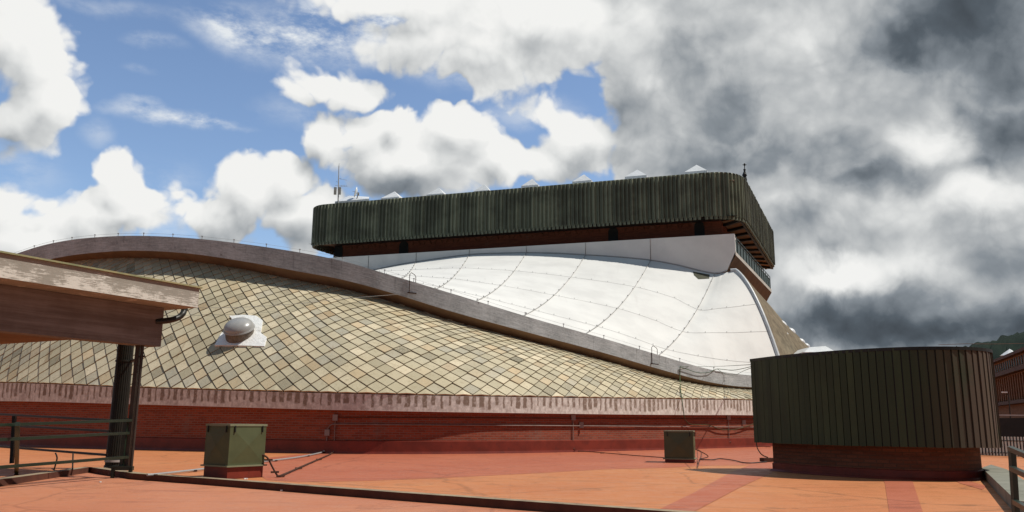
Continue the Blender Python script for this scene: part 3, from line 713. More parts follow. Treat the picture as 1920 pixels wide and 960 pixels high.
mb.face([wsurf(8.62, .02)+Vector((0, 0, .02)), wsurf(8.9, .015)+Vector((0, 0, .02)), wsurf(8.93, .05)+Vector((0, 0, .02)), wsurf(8.75, .075)+Vector((0, 0, .02)), wsurf(8.66, .05)+Vector((0, 0, .02))]); mb.build('moss_patch', mottled('dark_moss', (.05, .05, .03), (.08, .08, .055), 4), wr)
# edge gutter on the right rim
mb = MB(); rim = [atplane(1340, 507.5, P1, pn)+pn*.1, wsurf(9.8, 0)+Vector((0, 0, .12))]+[wsurf(10, k/24)+Vector((.12, 0, .10)) for k in range(25)]
mb.tube(rim[1:], .16, 8); mb.build('rim_flashing', M_gutter, bld)
# side slate roof beyond the rim
GR = [(0, 1385, 506, 82), (1, 1412, 540, 83), (2, 1440, 571, 83), (3, 1470, 606, 82), (4, 1498, 634, 81), (5, 1522, 660, 80), (6, 1560, 705, 80)]
rows = []; uvr = []
for k in range(121):
    g_ = interp(GR, k/20); G3 = at(*g_); r3 = wsurf(10, k/120)+Vector((.15, 0, -.05)); rows.append([lerp(r3, G3, q/8)+Vector((0, 0, .0)) for q in range(9)])
mb = MB(); mb2 = MB()
for k in range(120):
    for q in range(8):
        P = [rows[k][q], rows[k][q+1], rows[k+1][q+1], rows[k+1][q]]; c_ = sum(P, Vector())/4; ru = (random.random()*40, random.random()*40)
        mb.face([c_+(p-c_)*.98+Vector((.03, -.03, .03+(.09 if z < 2 else 0))) for z, p in enumerate(P)][::-1], [ru]*4)
mb2.grid(rows, None, 0)
sr = mb.build('side_slate_roof', mottled('brown_slates', (.24, .195, .13), (.13, .105, .07), 1.8), bld); mb2.build('underlay', M_gap, sr)
def dome(mb, c, r, h, nrm=Vector((0, 0, 1)), seg=20, mi=0):
    nrm = nrm.normalized(); a = nrm.orthogonal().normalized(); b = nrm.cross(a); rows_ = []
    for k in range(9):
        th = k/8*math.pi/2; rows_.append([c+(a*math.cos(2*math.pi*j/seg)+b*math.sin(2*math.pi*j/seg))*r*math.cos(th)+nrm*h*math.sin(th) for j in range(seg+1)])
    mb.grid(rows_, None, mi)
for px, py, rp, Y in ((1423, 560, 7, 82), (1439, 577, 7, 82.5), (1451, 590, 7, 82.5), (1465, 609, 11, 81), (1473, 627, 6, 77), (1483, 622, 9, 81), (1492, 634, 7, 81), (1502, 641, 8, 80.5), (1512, 649, 7, 80.5)):
    c_ = at(px, py, Y); mb = MB(); rr = rp*Y/FOC; dome(mb, c_, rr, rr*.75, Vector((.5, -.35, .8)), 12)
    ax_ = Vector((.5, -.35, .8)).normalized(); mb.tube([c_-ax_*.35, c_+ax_*.02], rr*1.08, 12); mb.build('skylight', M_wpl, bld)
# balcony
A0 = endm.copy(); zb = A0.z; Eb = atz(1446.5, 543, zb); bd = flat(Eb-A0).normalized(); print('balcony dir', bd, u2, 'len', (Eb-A0).length)
bl = (Eb-A0).length; bn = Vector((bd.y, -bd.x, 0)); 
if bn.x < 0: bn = -bn
A1 = endb.copy(); E1 = A1+bd*bl+Vector((0, 0, 0)); E1 = at(1441, 557, Eb.y-1.0) if False else E1
mb = MB()
mb.face([A0, Eb, Eb+Vector((0, 0, -.36)), A0+Vector((0, 0, -.36))], None, 0)
mb.face([A0+Vector((0, 0, -.36)), Eb+Vector((0, 0, -.36)), E1, A1], None, 1)
mb.face([A0, A0-bn*3, Eb-bn*3, Eb], None, 0)
mb.face([Eb, Eb-bn*3, E1-bn*3, E1, Eb+Vector((0, 0, -.36))], None, 0)
bal = mb.build('balcony', [M_bal, M_balsof], bld)
zr = at(1381, 447, A0.y).z
mb = MB(); a = A0-bn*.12+bd*.1; b = Eb-bn*.12-bd*.1
mb.face([Vector((p.x, p.y, z_)) for p, z_ in ((a, zb+.02), (b, zb+.02), (b, zr), (a, zr))]); 
for k in range(15): q = lerp(a, b, k/14); mb.bar(Vector((q.x, q.y, zb))+bn*.02, Vector((q.x, q.y, zr+.35))+bn*.02, .07)
mb.bar(Vector((a.x, a.y, zr+.35)), Vector((b.x, b.y, zr+.35)), .06); mb.bar(Vector((a.x, a.y, zr)), Vector((b.x, b.y, zr)), .08)
mb.build('balcony_railing', M_teal, bal)
# tower rooflights (white pyramids)
for px, py, sz in ((740, 357.5, 1.5), (823, 350.5, 1.3), (908, 343.5, 1.0), (998, 333.5, 1.1), (1095, 325.5, 1.3), (1195, 316.5, 1.5), (1306, 307.5, 1.5)):
    Yf = atz(px, py+12, ztop).y; ap = at(px, py+1.5, Yf+5); zb_ = ztop-.7; mb = MB(); rz_ = math.atan2(fd.y, fd.x); X = Vector((math.cos(rz_), math.sin(rz_), 0)); Yv = Vector((-X.y, X.x, 0))
    cs_ = [Vector((ap.x, ap.y, ap.z-1.0))+X*(.45+.45*sz)*a+Yv*(.45+.45*sz)*b for a, b in ((-1, -1), (1, -1), (1, 1), (-1, 1))]
    for i in range(4): mb.face([cs_[i], cs_[(i+1) % 4], ap]); mb.face([cs_[i], cs_[(i+1) % 4], Vector((cs_[(i+1) % 4].x, cs_[(i+1) % 4].y, zb_)), Vector((cs_[i].x, cs_[i].y, zb_))])
    mb.build('rooflight', M_wpl, bld)
mb = MB(); Yf = atz(670, 378, ztop).y; ap = [at(652, 371, Yf+3), at(690, 371.5, Yf+3)]
a0 = at(630, 378, Yf+1.5); a1 = at(690, 371, Yf+1.5)
mb.face([at(628, 378, Yf+1.5), at(692, 372.5, Yf+1.5), at(655, 367, Yf+4)]); mb.face([at(692, 372.5, Yf+1.5), at(692, 369, Yf+6), at(655, 367, Yf+4)])
mb.face([at(628, 378, Yf+1.5), at(692, 372.5, Yf+1.5), at(692, 384, Yf+1.5), at(628, 388, Yf+1.5)]); mb.build('rooflight', M_wpl, bld)
# skylight dome on the slate roof
def roofpt(px, py):
    best = None
    for c in range(10, NC-10):
        for k in range(40):
            s = c*half; p = surf(s, ends(s)[2]*k/40); q = proj(p); e = (q[0]-px)**2+(q[1]-py)**2
            if best is None or e < best[0]: best = (e, p, s, ends(s)[2]*k/40)
    return best
_, sp_, ss_, sl_ = roofpt(454, 630)
nrm = (surf(ss_+.5, sl_)-surf(ss_-.5, sl_)).cross(surf(ss_, sl_+.5)-surf(ss_, sl_-.5)).normalized()
if nrm.z < 0: nrm = -nrm
sk = D.objects.new('dome_skylight', None); COL.objects.link(sk); sk.parent = bld; sk.location = sp_-WLOC[bld.name]; WLOC['dome_skylight'] = sp_
sk['label'] = 'round grey dome skylight on torn white flashing on the slate roof'
ax = (nrm*.35+Vector((0, -.42, .75))).normalized()
mb = MB(); c0 = sp_-ax*.2; mb.tube([c0, c0+ax*.68], [.80, .78], 28); mb.build('collar', M_collar, sk)
mb = MB(); c1 = c0+ax*.69; mb.tube([c1, c1+ax*.07], [.88, .85], 28); dome(mb, c1+ax*.07, .82, .50, ax, 32); mb.build('dome', M_dome, sk)
mb = MB(); 
fl = [(430, 592), (436, 600), (429, 618), (415, 624), (402, 647), (450, 647.5), (496, 649), (500, 632), (489, 624), (492, 600), (481, 592), (455, 590)]
P = [atplane(x, y, sp_+nrm*.11, nrm) for x, y in fl]; cc_ = sum(P, Vector())/len(P)+nrm*.05
for i in range(len(P)):
    mb.face([cc_, P[i], P[(i+1) % len(P)]]); mb.face([P[i], P[i]-nrm*.1, P[(i+1) % len(P)]-nrm*.1, P[(i+1) % len(P)]])
mb.build('flashing', M_flash, sk)
# ---- lightning conductor along the beam
mb = MB(); wl = [beamsec(x)[0]+Vector((0, .25, .22)) for x in range(-60, 1440, 12)]; mb.tube(wl, .008, 4)
for x in (60, 96, 131, 174, 218, 266, 321, 376, 436, 497, 560, 640, 720, 775, 845, 915, 985, 1057, 1133, 1200, 1276, 1340):
    p = beamsec(x)[0]+Vector((0, .25, 0)); mb.tube([p, p+Vector((0, 0, .26))], .022, 5); mb.box(p+Vector((0, 0, .24)), (.10, .05, .05))
tag(mb.build('lightning_conductor', M_seam), 'thin lightning conductor wire on short posts along the wavy concrete beam', 'wire')
for x in (768, 1222):
    mb = MB(); p = beamsec(x)[0]+Vector((0, -.03, 0)); q = beamsec(x+11)[0]+Vector((0, .1, 0)); hh = .38
    mb.tube([p+Vector((0, 0, -.75)), p+Vector((0, 0, hh)), p+Vector((.1, 0, hh+.12)), q+Vector((-.08, 0, hh+.12)), q+Vector((0, 0, hh)), q+Vector((0, 0, 0))], .022, 5)
    mb.bar(p+Vector((-.1, -.03, -.75)), p+Vector((.45, -.03, -.8)), .06)
    tag(mb.build('conduit_loop', M_rust), 'bent metal hoop on the concrete beam %s' % ('above the middle of the slate roof' if x < 1000 else 'close to the green cables'), 'conduit', 'metal hoops on the concrete beam')
# ---- antenna, dish, spire
Yt = atz(634, 379, ztop).y+1.2
am = empty('antenna_mast', at(634, 380, Yt)-Vector((0, 0, .8)), 'tall thin antenna mast with panel boxes on the left end of the tower roof', 'antenna')
mb = MB(); a_ = at(634, 384, Yt); b_ = at(635.5, 311, Yt); mb.tube([a_, lerp(a_, b_, .5), b_], [.09, .07, .05], 6); mb.tube([b_, at(636, 306, Yt)], .02, 4)
mb.build('mast', M_seam, am)
for x in (628, 636.5):
    mb = MB(); c_ = at(x+.5, 358, Yt); mb.box(c_, (.28, .16, .85)); mb.build('panel_antenna', mottled('cream_plastic', (.45, .44, .40), (.36, .35, .3), 3) if x == 628 else D.materials['cream_plastic'], am)
mb = MB(); 
for (x0, y0, x1, y1) in ((628, 347.5, 636, 348), (634.5, 334, 640, 335), (636, 335, 651, 338), (634, 347, 652, 349.5), (636, 350, 650, 348.5), (630, 340, 634.5, 342)): mb = MB(); mb.tube([at(x0, y0, Yt), at(x1, y1, Yt)], .018, 4); mb.build('aerial_arm', M_seam, am)
for x in (640, 643, 646, 649): mb = MB(); mb.tube([at(x, 346.5, Yt-.3), at(x, 350.5, Yt+.3)], .012, 4); mb.build('aerial_element', M_seam, am)
ds_ = empty('satellite_dish', at(669, 372, Yt+.5), 'small white satellite dish seen edge on beside the antenna mast', 'satellite dish')
c_ = at(670, 361, Yt+.5); axd = Vector((-.95, -.15, .22)).normalized(); mb = MB(); rows_ = []
aa = axd.orthogonal().normalized(); bb_ = axd.cross(aa)
for k in range(6): q = k/5; rows_.append([c_+(aa*math.cos(j*math.pi/10)+bb_*math.sin(j*math.pi/10))*.62*q+axd*.2*q*q for j in range(21)])
mb.grid(rows_); o_ = mb.build('dish', M_wpl, ds_); sm_ = o_.modifiers.new('thick', 'SOLIDIFY'); sm_.thickness = .05
mb = MB(); mb.tube([at(669, 374, Yt+.5), c_+axd*-.1], .07, 6); mb.box(c_+axd*-.12+Vector((0, 0, -.15)), (.2, .2, .35)); mb.tube([c_, c_+axd*.6], .02, 4); mb.build('mount', M_seam, ds_)
Ys = 92; mb = MB(); prof = [(306, .05), (308, .12), (310, .12), (311, .05), (316, .05), (318, .16), (321, .10), (326, .22), (329, .30), (331, .2), (334, .26), (338, .3), (341, .2), (360, .2)]
mb.tube([at(1396, y, Ys) for y, r_ in prof], [r_ for y, r_ in prof], 8); p = at(1396, 309, Ys); mb.bar(p-Vector((.25, 0, 0)), p+Vector((.25, 0, 0)), .05)
tag(mb.build('spire_finial', M_black), 'dark ornamental spire finial rising behind the right end of the tower', 'finial')
# white roof thing behind the oval housing
mb = MB(); Yq = 70; b0 = [at(1508, 660, Yq), at(1568, 660, Yq)]; t0 = [at(1518, 651, Yq+2.5), at(1548, 649, Yq+2.5)]; bk = Vector((0, 3, 0))
mb.face([b0[0], b0[1], t0[1], t0[0]]); mb.face([t0[0], t0[1], t0[1]+bk, t0[0]+bk]); mb.face([b0[1], b0[1]+bk, t0[1]+bk, t0[1]]); mb.face([b0[0], t0[0], t0[0]+bk, b0[0]+bk])
for q in b0: mb.bar(q+Vector((0, .2, 0)), Vector((q.x, q.y+.2, 0)), .3)
mb.face([b0[0], b0[1], b0[1]+bk, b0[0]+bk]); mb.face([Vector((p.x, p.y, z_)) for p, z_ in ((b0[0], 0), (b0[1], 0), (b0[1], b0[1].z), (b0[0], b0[0].z))])
tag(mb.build('roof_hood', M_wpl), 'white sloped roof hood showing just above the oval green housing', 'roof hood')
# ================================================================== OVAL HOUSING
zt = at(1700, 650.5, 25.0).z; zl = at(1640, 838, 25.1).z
OP = [(1410, 668), (1500, 660), (1600, 653.5), (1700, 650.5), (1780, 650.2), (1830, 651), (1858, 654)]
front = [atz(x, y, zt) for x, y in OP]
print('oval', [tuple(round(c, 1) for c in p) for p in front], zt, zl)
# the left end is farther away; far side closes the plan
PLAN = [(8.72, 30.2), (9.35, 28.2), (10.3, 26.5), (11.45, 25.3), (12.6, 24.8), (13.65, 24.85), (14.5, 25.3), (15.12, 26.15), (15.38, 27.5), (14.8, 29.4), (13.4, 30.6), (11.6, 31.2), (9.9, 31.1), (8.72, 30.2)]
cp = [(p[0], p[1], 0) for p in PLAN]; sp2 = spline(cp, 12)[:-1]
oc = Vector((12.0, 28.0, 0))
def resample(pts, step):
    pts = pts+[pts[0]]; L = sum((pts[i+1]-pts[i]).length for i in range(len(pts)-1)); n = int(L/step); out = []; d_ = 0; i = 0
    for k in range(n):
        tt = L*k/n
        while d_+(pts[i+1]-pts[i]).length < tt: d_ += (pts[i+1]-pts[i]).length; i += 1
        out.append(pts[i]+(pts[i+1]-pts[i]).normalized()*(tt-d_))
    return out
hs = empty('plant_housing', (12.0, 28.0, 0), 'large oval rooftop housing clad in dark green vertical panels above a brick base', 'plant housing')
op = resample(sp2, .235); N2 = len(op); mb = MB()
for i in range(N2):
    a = op[i]; b = op[(i+1) % N2]; t = (b-a).normalized(); o = Vector((t.y, -t.x, 0))
    if o.dot((a+b)/2-oc) < 0: o = -o
    j_ = o*random.uniform(-.006, .012); g1 = a+t*.018; g2 = b-t*.018; z0 = zl+random.uniform(-.008, .008); ub = i+.02
    mb.face([Vector((g1.x, g1.y, z0))+j_+o*.03, Vector((g2.x, g2.y, z0))+j_+o*.008, Vector((g2.x, g2.y, zt-.03))+j_+o*.008, Vector((g1.x, g1.y, zt-.03))+j_+o*.03], [(ub, zl), (ub+.9, zl), (ub+.9, zt), (ub, zt)])
    for g_, oo in ((g1, .03), (g2, .008)): mb.face([Vector((g_.x, g_.y, z0))+j_+o*oo, Vector((g_.x, g_.y, zt-.03))+j_+o*oo, Vector((g_.x, g_.y, zt-.03))-o*.03, Vector((g_.x, g_.y, z0))-o*.03], [(ub, zl), (ub, zt), (ub, zt), (ub, zl)])
    mb.face([Vector((a.x, a.y, zl+.02))-o*.02, Vector((b.x, b.y, zl+.02))-o*.02, Vector((b.x, b.y, zt-.03))-o*.02, Vector((a.x, a.y, zt-.03))-o*.02], None, 1)
    mb.face([Vector((a.x, a.y, zl+.01))+o*.0, Vector((b.x, b.y, zl+.01)), oc+Vector((0, 0, zl+.01))], None, 1)
mb.build('panel_cladding', [M_clado, M_black], hs)
mb = MB(); ro = [oc+(p-oc)*1.012 for p in op]; ro.append(ro[0]); ri = [oc+(p-oc)*.95 for p in op]; ri.append(ri[0])
mb.grid([zz(ro, zt-.10), zz(ro, zt), zz(ri, zt), zz(ri, zt-.05)], None, 0, False); mb.face(zz(ri[:-1], zt-.05)); mb.build('rim_cap', M_railb, hs)
bp = [oc+Vector(((p.x-oc.x)*.845, (p.y-oc.y)*.84, 0)) for p in op]; 
mb = MB(); mb.prism([(p.x, p.y) for p in bp], 0, zl+.03); mb.build('brick_base', M_brick_o, hs)
mb = MB(); q0 = [oc+(p-oc)*1.05 for p in bp]; q1 = [oc+(p-oc)*1.012 for p in bp]; q0.append(q0[0]); q1.append(q1[0]); bpp = bp+[bp[0]]
mb.grid([zz(q0, .006), zz(q1, .08), zz(q1, .27), zz(bpp, .29)], None, 0, False); mb.build('base_skirt', M_redpaint, hs)
mb = MB(); p = atz(1438, 862, .1); mb.box((p.x, p.y, .10), (.5, .35, .16), .3); mb.build('drain_outlet', M_rust, hs)
# ================================================================== VENT BOXES
def ventbox(label, cx, cy, rz, wx, wy, h, hc):
    t = empty('roof_vent', (cx, cy, 0), label, 'vent box', 'green roof vent boxes')
    X = Vector((math.cos(rz), math.sin(rz), 0)); Y = Vector((-X.y, X.x, 0)); c = Vector((cx, cy, 0))
    mb = MB(); mb.box(c+Vector((0, 0, hc/2)), (wx*.97, wy*.97, hc), rz)
    mb.face([c+X*a*wx*.53+Y*b*wy*.53+Vector((0, 0, .01)) for a, b in ((-1, -1), (1, -1), (1, 1), (-1, 1))])
    mb.build('curb', M_redpaint, t)
    mb = MB(); mb.box(c+Vector((0, 0, hc+.02)), (wx*1.10, wy*1.10, .04), rz); mb.build('base_flange', M_greenl, t)
    mb = MB(); z0 = hc+.04; z1 = hc+h
    for n_, s_, wn_, ww in ((X, Y, wy, wx), (-X, -Y, wy, wx), (Y, -X, wx, wy), (-Y, X, wx, wy)):
        f0 = c+n_*ww/2; P = [f0-s_*wn_/2+Vector((0, 0, z0)), f0+s_*wn_/2+Vector((0, 0, z0)), f0+s_*wn_/2+Vector((0, 0, z1)), f0-s_*wn_/2+Vector((0, 0, z1))]
        m_ = f0+n_*.05+Vector((0, 0, (z0+z1)/2)); I = [m_+(p-(f0+Vector((0, 0, (z0+z1)/2))))*.90-n_*.05 for p in P]
        for i in range(4): mb.face([P[i], P[(i+1) % 4], I[(i+1) % 4], I[i]]); mb.face([I[i], I[(i+1) % 4], m_])
    mb.build('housing', M_green, t)
    mb = MB(); mb.box(c+Vector((0, 0, z1+.02)), (wx*1.03, wy*1.03, .06), rz); mb.build('lid', M_greenl, t)
    for n_, s_, wn_, ww in ((X, Y, wy, wx), (-Y, X, wx, wy)):
        for k in (-.38, .38): mb = MB(); mb.box(c+n_*(ww/2+.03)+s_*wn_*k+Vector((0, 0, z1-.09)), (.03, .03, .18), rz); mb.build('latch', M_black, t)
    return t
b1 = atz(427, 897, 0)
ventbox('green metal vent box with lit cross-creased side, on red curb by left conduit', b1.x-.0, b1.y+.45, R(-36), 1.12, 1.22, 1.12, .32)
b2 = atz(1275, 868, 0)
ventbox('dark green vent box in shade, standing alone before the right end of the brick wall', b2.x+.12, b2.y+.55, R(-15), 1.2, 1.2, 1.12, .14)
print('b1', b1, 'b2', b2)
# ================================================================== CANOPY (left)
can = empty('canopy', (-12, 25, 0), 'concrete canopy with flaking painted edge on a dark fluted column, left foreground', 'canopy')
ca = at(308, 578, 26.0); cb = at(0, 533, 21.0); zct = ca.z; cb = atz(0, 533, zct); cdv = flat(ca-cb).normalized(); cn = Vector((cdv.y, -cdv.x, 0))
if cn.x < 0: cn = -cn
zcb = at(305, 650, 26.0).z; print('canopy', ca, cb, cdv, zct, zcb, proj(Vector((cb.x, cb.y, zcb))))
def obox(a, b, out0, out1, z0, z1, name, m, mi_=None):
    # box along line a->b between lateral offsets
    mb = MB(); L = flat(b-a).length; t = flat(b-a).normalized(); X = t; Y = cn
    P = lambda s, o, z: flat(a)+X*s+Y*o+Vector((0, 0, z))
    def q(pts, us): mb.face(pts, us)
    q([P(0, out1, z0), P(L, out1, z0), P(L, out1, z1), P(0, out1, z1)], [(0, 0), (L, 0), (L, z1-z0), (0, z1-z0)])
    q([P(0, out0, z0), P(L, out0, z0), P(L, out0, z1), P(0, out0, z1)], [(0, 0), (L, 0), (L, z1-z0), (0, z1-z0)])
    q([P(0, out0, z0), P(L, out0, z0), P(L, out1, z0), P(0, out1, z0)], [(0, 0), (L, 0), (L, 1), (0, 1)])
    q([P(0, out0, z1), P(L, out0, z1), P(L, out1, z1), P(0, out1, z1)], [(0, 0), (L, 0), (L, 1), (0, 1)])
    for s_ in (0, L): q([P(s_, out0, z0), P(s_, out1, z0), P(s_, out1, z1), P(s_, out0, z1)], [(0, 0), (.6, 0), (.6, z1-z0), (0, z1-z0)])
    return mb.build(name, m, can)
st_ = cb-cdv*9
obox(st_, ca, -.55, 0, zcb, zct, 'edge_beam', M_cbeam)
sa = at(371, 577, 26.9); zsb = zct+.012; sa = atz(371, 577, zsb); out_ = (flat(sa)-flat(ca)).dot(cn); along = (flat(sa)-flat(ca)).dot(cdv)
zst = at(372, 541, sa.y).z; print('slab', out_, along, zsb, zst, 'expect y at left', proj(flat(cb)+cn*out_+Vector((0, 0, zsb))), proj(flat(cb)+cn*out_+Vector((0, 0, zst))))
obox(st_, ca+cdv*along, -8, out_, zsb, zst, 'roof_slab', M_slab)
mbx = obox(st_, ca+cdv*(along+.06), -8, out_+.07, zst+.004, zst+.05, 'edge_flashing', mottled('green_copper_edge', (.20, .22, .12), (.33, .29, .15), 3))
# inner secondary beam and ceiling
obox(st_, ca-cdv*.3, -8, -.56, zcb+.35, zcb+.55, 'ceiling', M_soff)
colc = atz(213, 879, 0); colc = Vector((colc.x, colc.y, 0)); print('col', colc)
mb = MB(); rows_ = []; sg2 = 96
for z_, rr in ((0.03, .275), (.6, .275), (2.4, .262), (zcb+.4, .255)):
    rows_.append([colc+Vector((math.cos(2*math.pi*k/sg2)*(rr-(.018 if k % 4 in (0,) else 0)), math.sin(2*math.pi*k/sg2)*(rr-(.018 if k % 4 in (0,) else 0)), z_)) for k in range(sg2+1)])
mb.grid(rows_, None, 0, False); cl_ = mb.build('column', M_railb, can)
mb = MB(); mb.cyl(colc+Vector((0, 0, .22)), .30, .30, .07, 28); mb.build('base_ring', M_galv, cl_)
mb = MB(); mb.cyl(colc+Vector((0, 0, 0)), .31, .30, .12, 28); mb.build('base_plate', M_railb, cl_); mb = MB(); mb.cyl(colc+Vector((0, 0, zcb-.35)), .285, .285, .06, 28); mb.build('band', M_railb, cl_)
dp = atz(243, 888, 0); dp = Vector((dp.x-.10, dp.y, 0)); mb = MB(); 
dtop = at(262, 650, dp.y+.3); mb.bar(dp+Vector((0, 0, .1)), Vector((dp.x, dp.y, zcb+.02)), .12, .15); mb.tube([dp+Vector((.13, 0, .1)), Vector((dp.x+.13, dp.y, zcb+.02))], .045, 8)
mb.bar(Vector((colc.x+.2, colc.y, zcb-.33)), Vector((dp.x+.2, dp.y, zcb-.33)), .05); mb.build('downpipe', M_pipe, can)
mb = MB(); e0 = at(345, 576, 26.6); pp = [e0+Vector((0, 0, .3)), at(345, 582, 26.6), at(342, 589, 26.5), at(335, 595, 26.4), at(322, 599.5, 26.2), at(306, 602, 26.0), at(290, 603, 25.8)]
mb.tube(spline([tuple(p) for p in pp], 4), .095, 12); mb.build('elbow_pipe', M_railb, can)
# ================================================================== RAILINGS
def railing(name, label, posts, rails, m, wd=.06, pw=.07, grp=None):
    t = empty(name, flat(posts[0][0]), label, 'railing', grp)
    for a, b in posts: mb = MB(); mb.bar(a, b, pw); mb.build('post', m, t)
    for a, b in rails: mb = MB(); mb.bar(a, b, wd, wd*.9); mb.build('rail', m, t)
    return t
Yn0 = 19.5; Yn1 = dp.y-.1
g0 = lambda x, y, Y: at(x, y, Y)
rl = railing('railing', 'dark green three-bar railing in front of the fluted column at left', [(atz(31, 886+4, 0), at(33, 795, 21.0)), (Vector((dp.x-.12, dp.y-.1, .1)), Vector((dp.x-.10, dp.y-.1, 1.63)))],
 [(g0(-250, 806, 17.5), g0(246, 788, Yn1)), (g0(-250, 837, 17.5), g0(241, 812, Yn1)), (g0(-250, 896, 17.5), g0(239, 857, Yn1))], M_railg, .085, .10, 'railings around the canopy')
mb = MB(); f0 = atz(250, 885, 0.0); mb.bar(Vector((dp.x-.3, dp.y-.25, .17)), Vector((dp.x+.3, dp.y-.25, .17)), .12, .12)
for k in (-.28, .24): mb.box((dp.x+k, dp.y-.27, .03), (.09, .08, .3))
mb.build('foot_bracket', M_railg, rl)
railing('railing', 'brown railing in shade running away behind the fluted column', [(at(22, 869, 27.5), at(27, 780, 27.5)), (at(103, 880, 26), at(104, 851, 26)), (at(137, 881, 25.6), at(137, 850, 25.8))][:1] + [(at(-60, 850, 32), at(-58, 775, 32))],
 [(at(-120, 770, 33), at(206, 788, 25.7)), (at(-120, 790, 33), at(206, 808.5, 25.7)), (at(-120, 828, 33), at(200, 853, 25.7))], M_railb, .075, .10, 'railings around the canopy')
mb = MB(); mb.tube(spline([tuple(at(x, y, 24.8)) for x, y in ((104, 849), (107, 858), (105, 868), (101, 882))], 4), .022, 5); tag(mb.build('hanging_cable', M_railb), 'short crooked dark cable hanging from the low brown rail', 'cable')
mb = MB(); mb.tube([at(137, 850, 25.1), at(136, 880, 24.6)], .022, 5); tag(mb.build('hanging_cable', M_railb), 'short straight dark cable hanging below the railing near the column', 'cable')
Yr = 9.0
a = at(1898, 842, Yr); b = at(1907, 985, Yr)
ra = at(1897, 843, Yr); rb_ = at(1960, 870, 7.6)
railing('railing', 'dark green metal railing corner at the lower right edge', [(at(1908, 1010, Yr), at(1897, 840, Yr)), (at(1990, 1010, 7.3), at(1985, 878, 7.3))],
 [(at(1894, 841, Yr), at(1990, 882, 7.3)), (at(1897, 878, Yr), at(1990, 921, 7.3)), (at(1903, 941, Yr), at(1990, 990, 7.3))], M_railg, .055, .055)
# concrete slab on the right
mb = MB(); tp = [(1841, 877), (1858, 871), (1888, 880), (1925, 903), (1990, 950), (1905, 938)]
zk = .28; P = [atz(x, y, zk) for x, y in tp]; mb.prism([(p.x, p.y) for p in P], -.0, zk); tag(mb.build('concrete_plinth', M_conc), 'low mossy grey concrete plinth at the right foot of the oval housing', 'plinth')
# ================================================================== CONDUITS AND CABLES
def conduit(pts, r, m, name, label, cat='conduit', grp=None, boxes=(), clips=0, n=5):
    t = empty(name, pts[0], label, cat, grp); mb = MB(); mb.tube(spline([tuple(p) for p in pts], n), r, 6); mb.build('pipe' if cat == 'conduit' else 'strand', m, t)
    for b in boxes: mb = MB(); mb.box(b, (.24, .12, .30), 0); mb.build('junction_box', M_galv2, t)
    if clips:
        sp_pts = spline([tuple(p) for p in pts], 12)
        for k in range(6, len(sp_pts)-4, clips): mb = MB(); mb.box(sp_pts[k]-Vector((0, 0, r*.5)), (.22, .08, .05), .5); mb.build('clip', M_rust, t)
    return t
M_galv2 = mottled('dull_box_grey', (.30, .25, .23), (.24, .19, .17), 3, .55)
W = lambda px, py, o=.07: wallpt(px, wallz(px, py), o)
c1 = [W(612, 842), W(613, 830), W(614, 812), W(615, 803), W(620, 797), W(630, 795.5)]+[W(x, 795.5+(x-630)*.007) for x in range(680, 1500, 50)]
conduit(c1, .035, M_cond, 'wall_conduit', 'lower grey conduit bent down to the roof, running along the red brick wall', grp='conduits on the red brick wall', boxes=[W(614, 811, .1), W(1095, 797, .1), W(1398, 792, .1)])
c2 = [W(x, 782.5+(x-630)*.004) for x in range(628, 1500, 40)]
conduit(c2, .022, M_rust, 'wall_conduit', 'upper thin brown conduit just under the stained concrete fascia', grp='conduits on the red brick wall')
for nm, px, lab in ((1, 628, 'vertical conduit with square box beside the bent grey conduit'), (2, 1080, 'vertical conduit dropping down the middle of the brick wall behind open floor'), (3, 1370, 'vertical conduit on brick wall between the right vent box and oval housing')):
    by = [0, 848, 843, 831][nm]; conduit([W(px, 783), W(px, 800), W(px, by-6), W(px, by-2, .16)], .03, M_cond, 'drop_conduit', lab, grp='drop conduits on the brick wall', boxes=[W(px, 783, .1)])
z4 = .06
conduit([W(612, 845, .2), atz(600, 849, z4), atz(560, 857, z4), atz(505, 864, z4), atz(440, 872, z4), atz(375, 880, z4), atz(300, 888.5, z4), atz(276, 890.5, z4)], .035, M_galv, 'floor_conduit', 'bright galvanised floor conduit passing behind the left vent box', grp='floor conduits', clips=14)
conduit([W(627, 848, .2), atz(618, 852, z4), atz(590, 864, z4), atz(560, 877, z4), atz(530, 890, z4), Vector((b1.x+1.22, b1.y+.62, .05)), Vector((b1.x+1.05, b1.y+.60, .3)), Vector((b1.x+.9, b1.y+.58, .55)), Vector((b1.x+.70, b1.y+.55, .65))], .026, M_rust, 'floor_conduit', 'dark floor conduit from the wall curling up into the left vent box', grp='floor conduits', clips=15)
conduit([W(1080, 843, .2), atz(1083, 845.5, z4), atz(1120, 848, z4), atz(1190, 854, z4), atz(1245, 858, z4)], .02, M_rust, 'floor_conduit', 'thin dark floor conduit running from the wall to the right vent box', grp='floor conduits', clips=20)
conduit([W(1370, 829, .2), atz(1378, 833, z4), atz(1410, 836, z4), atz(1445, 838, z4)], .02, M_rust, 'floor_conduit', 'short thin floor conduit running from the wall behind the oval housing', grp='floor conduits')
conduit([Vector((b2.x+.6, b2.y+.5, .62)), atz(1322, 851, .3), atz(1327, 857, .1), atz(1312, 861, .05), atz(1335, 862, .05), atz(1350, 860, .05), atz(1375, 863, .05), atz(1400, 868, .03), atz(1438, 866, .05)], .022, M_black, 'floor_cable', 'black cable looping from the right vent box across the floor to the oval housing', 'cable')
Yb = 61.2
bj = lambda x, y, Y=None: at(x, y, Y or interp(BT, x)[0]-.15)
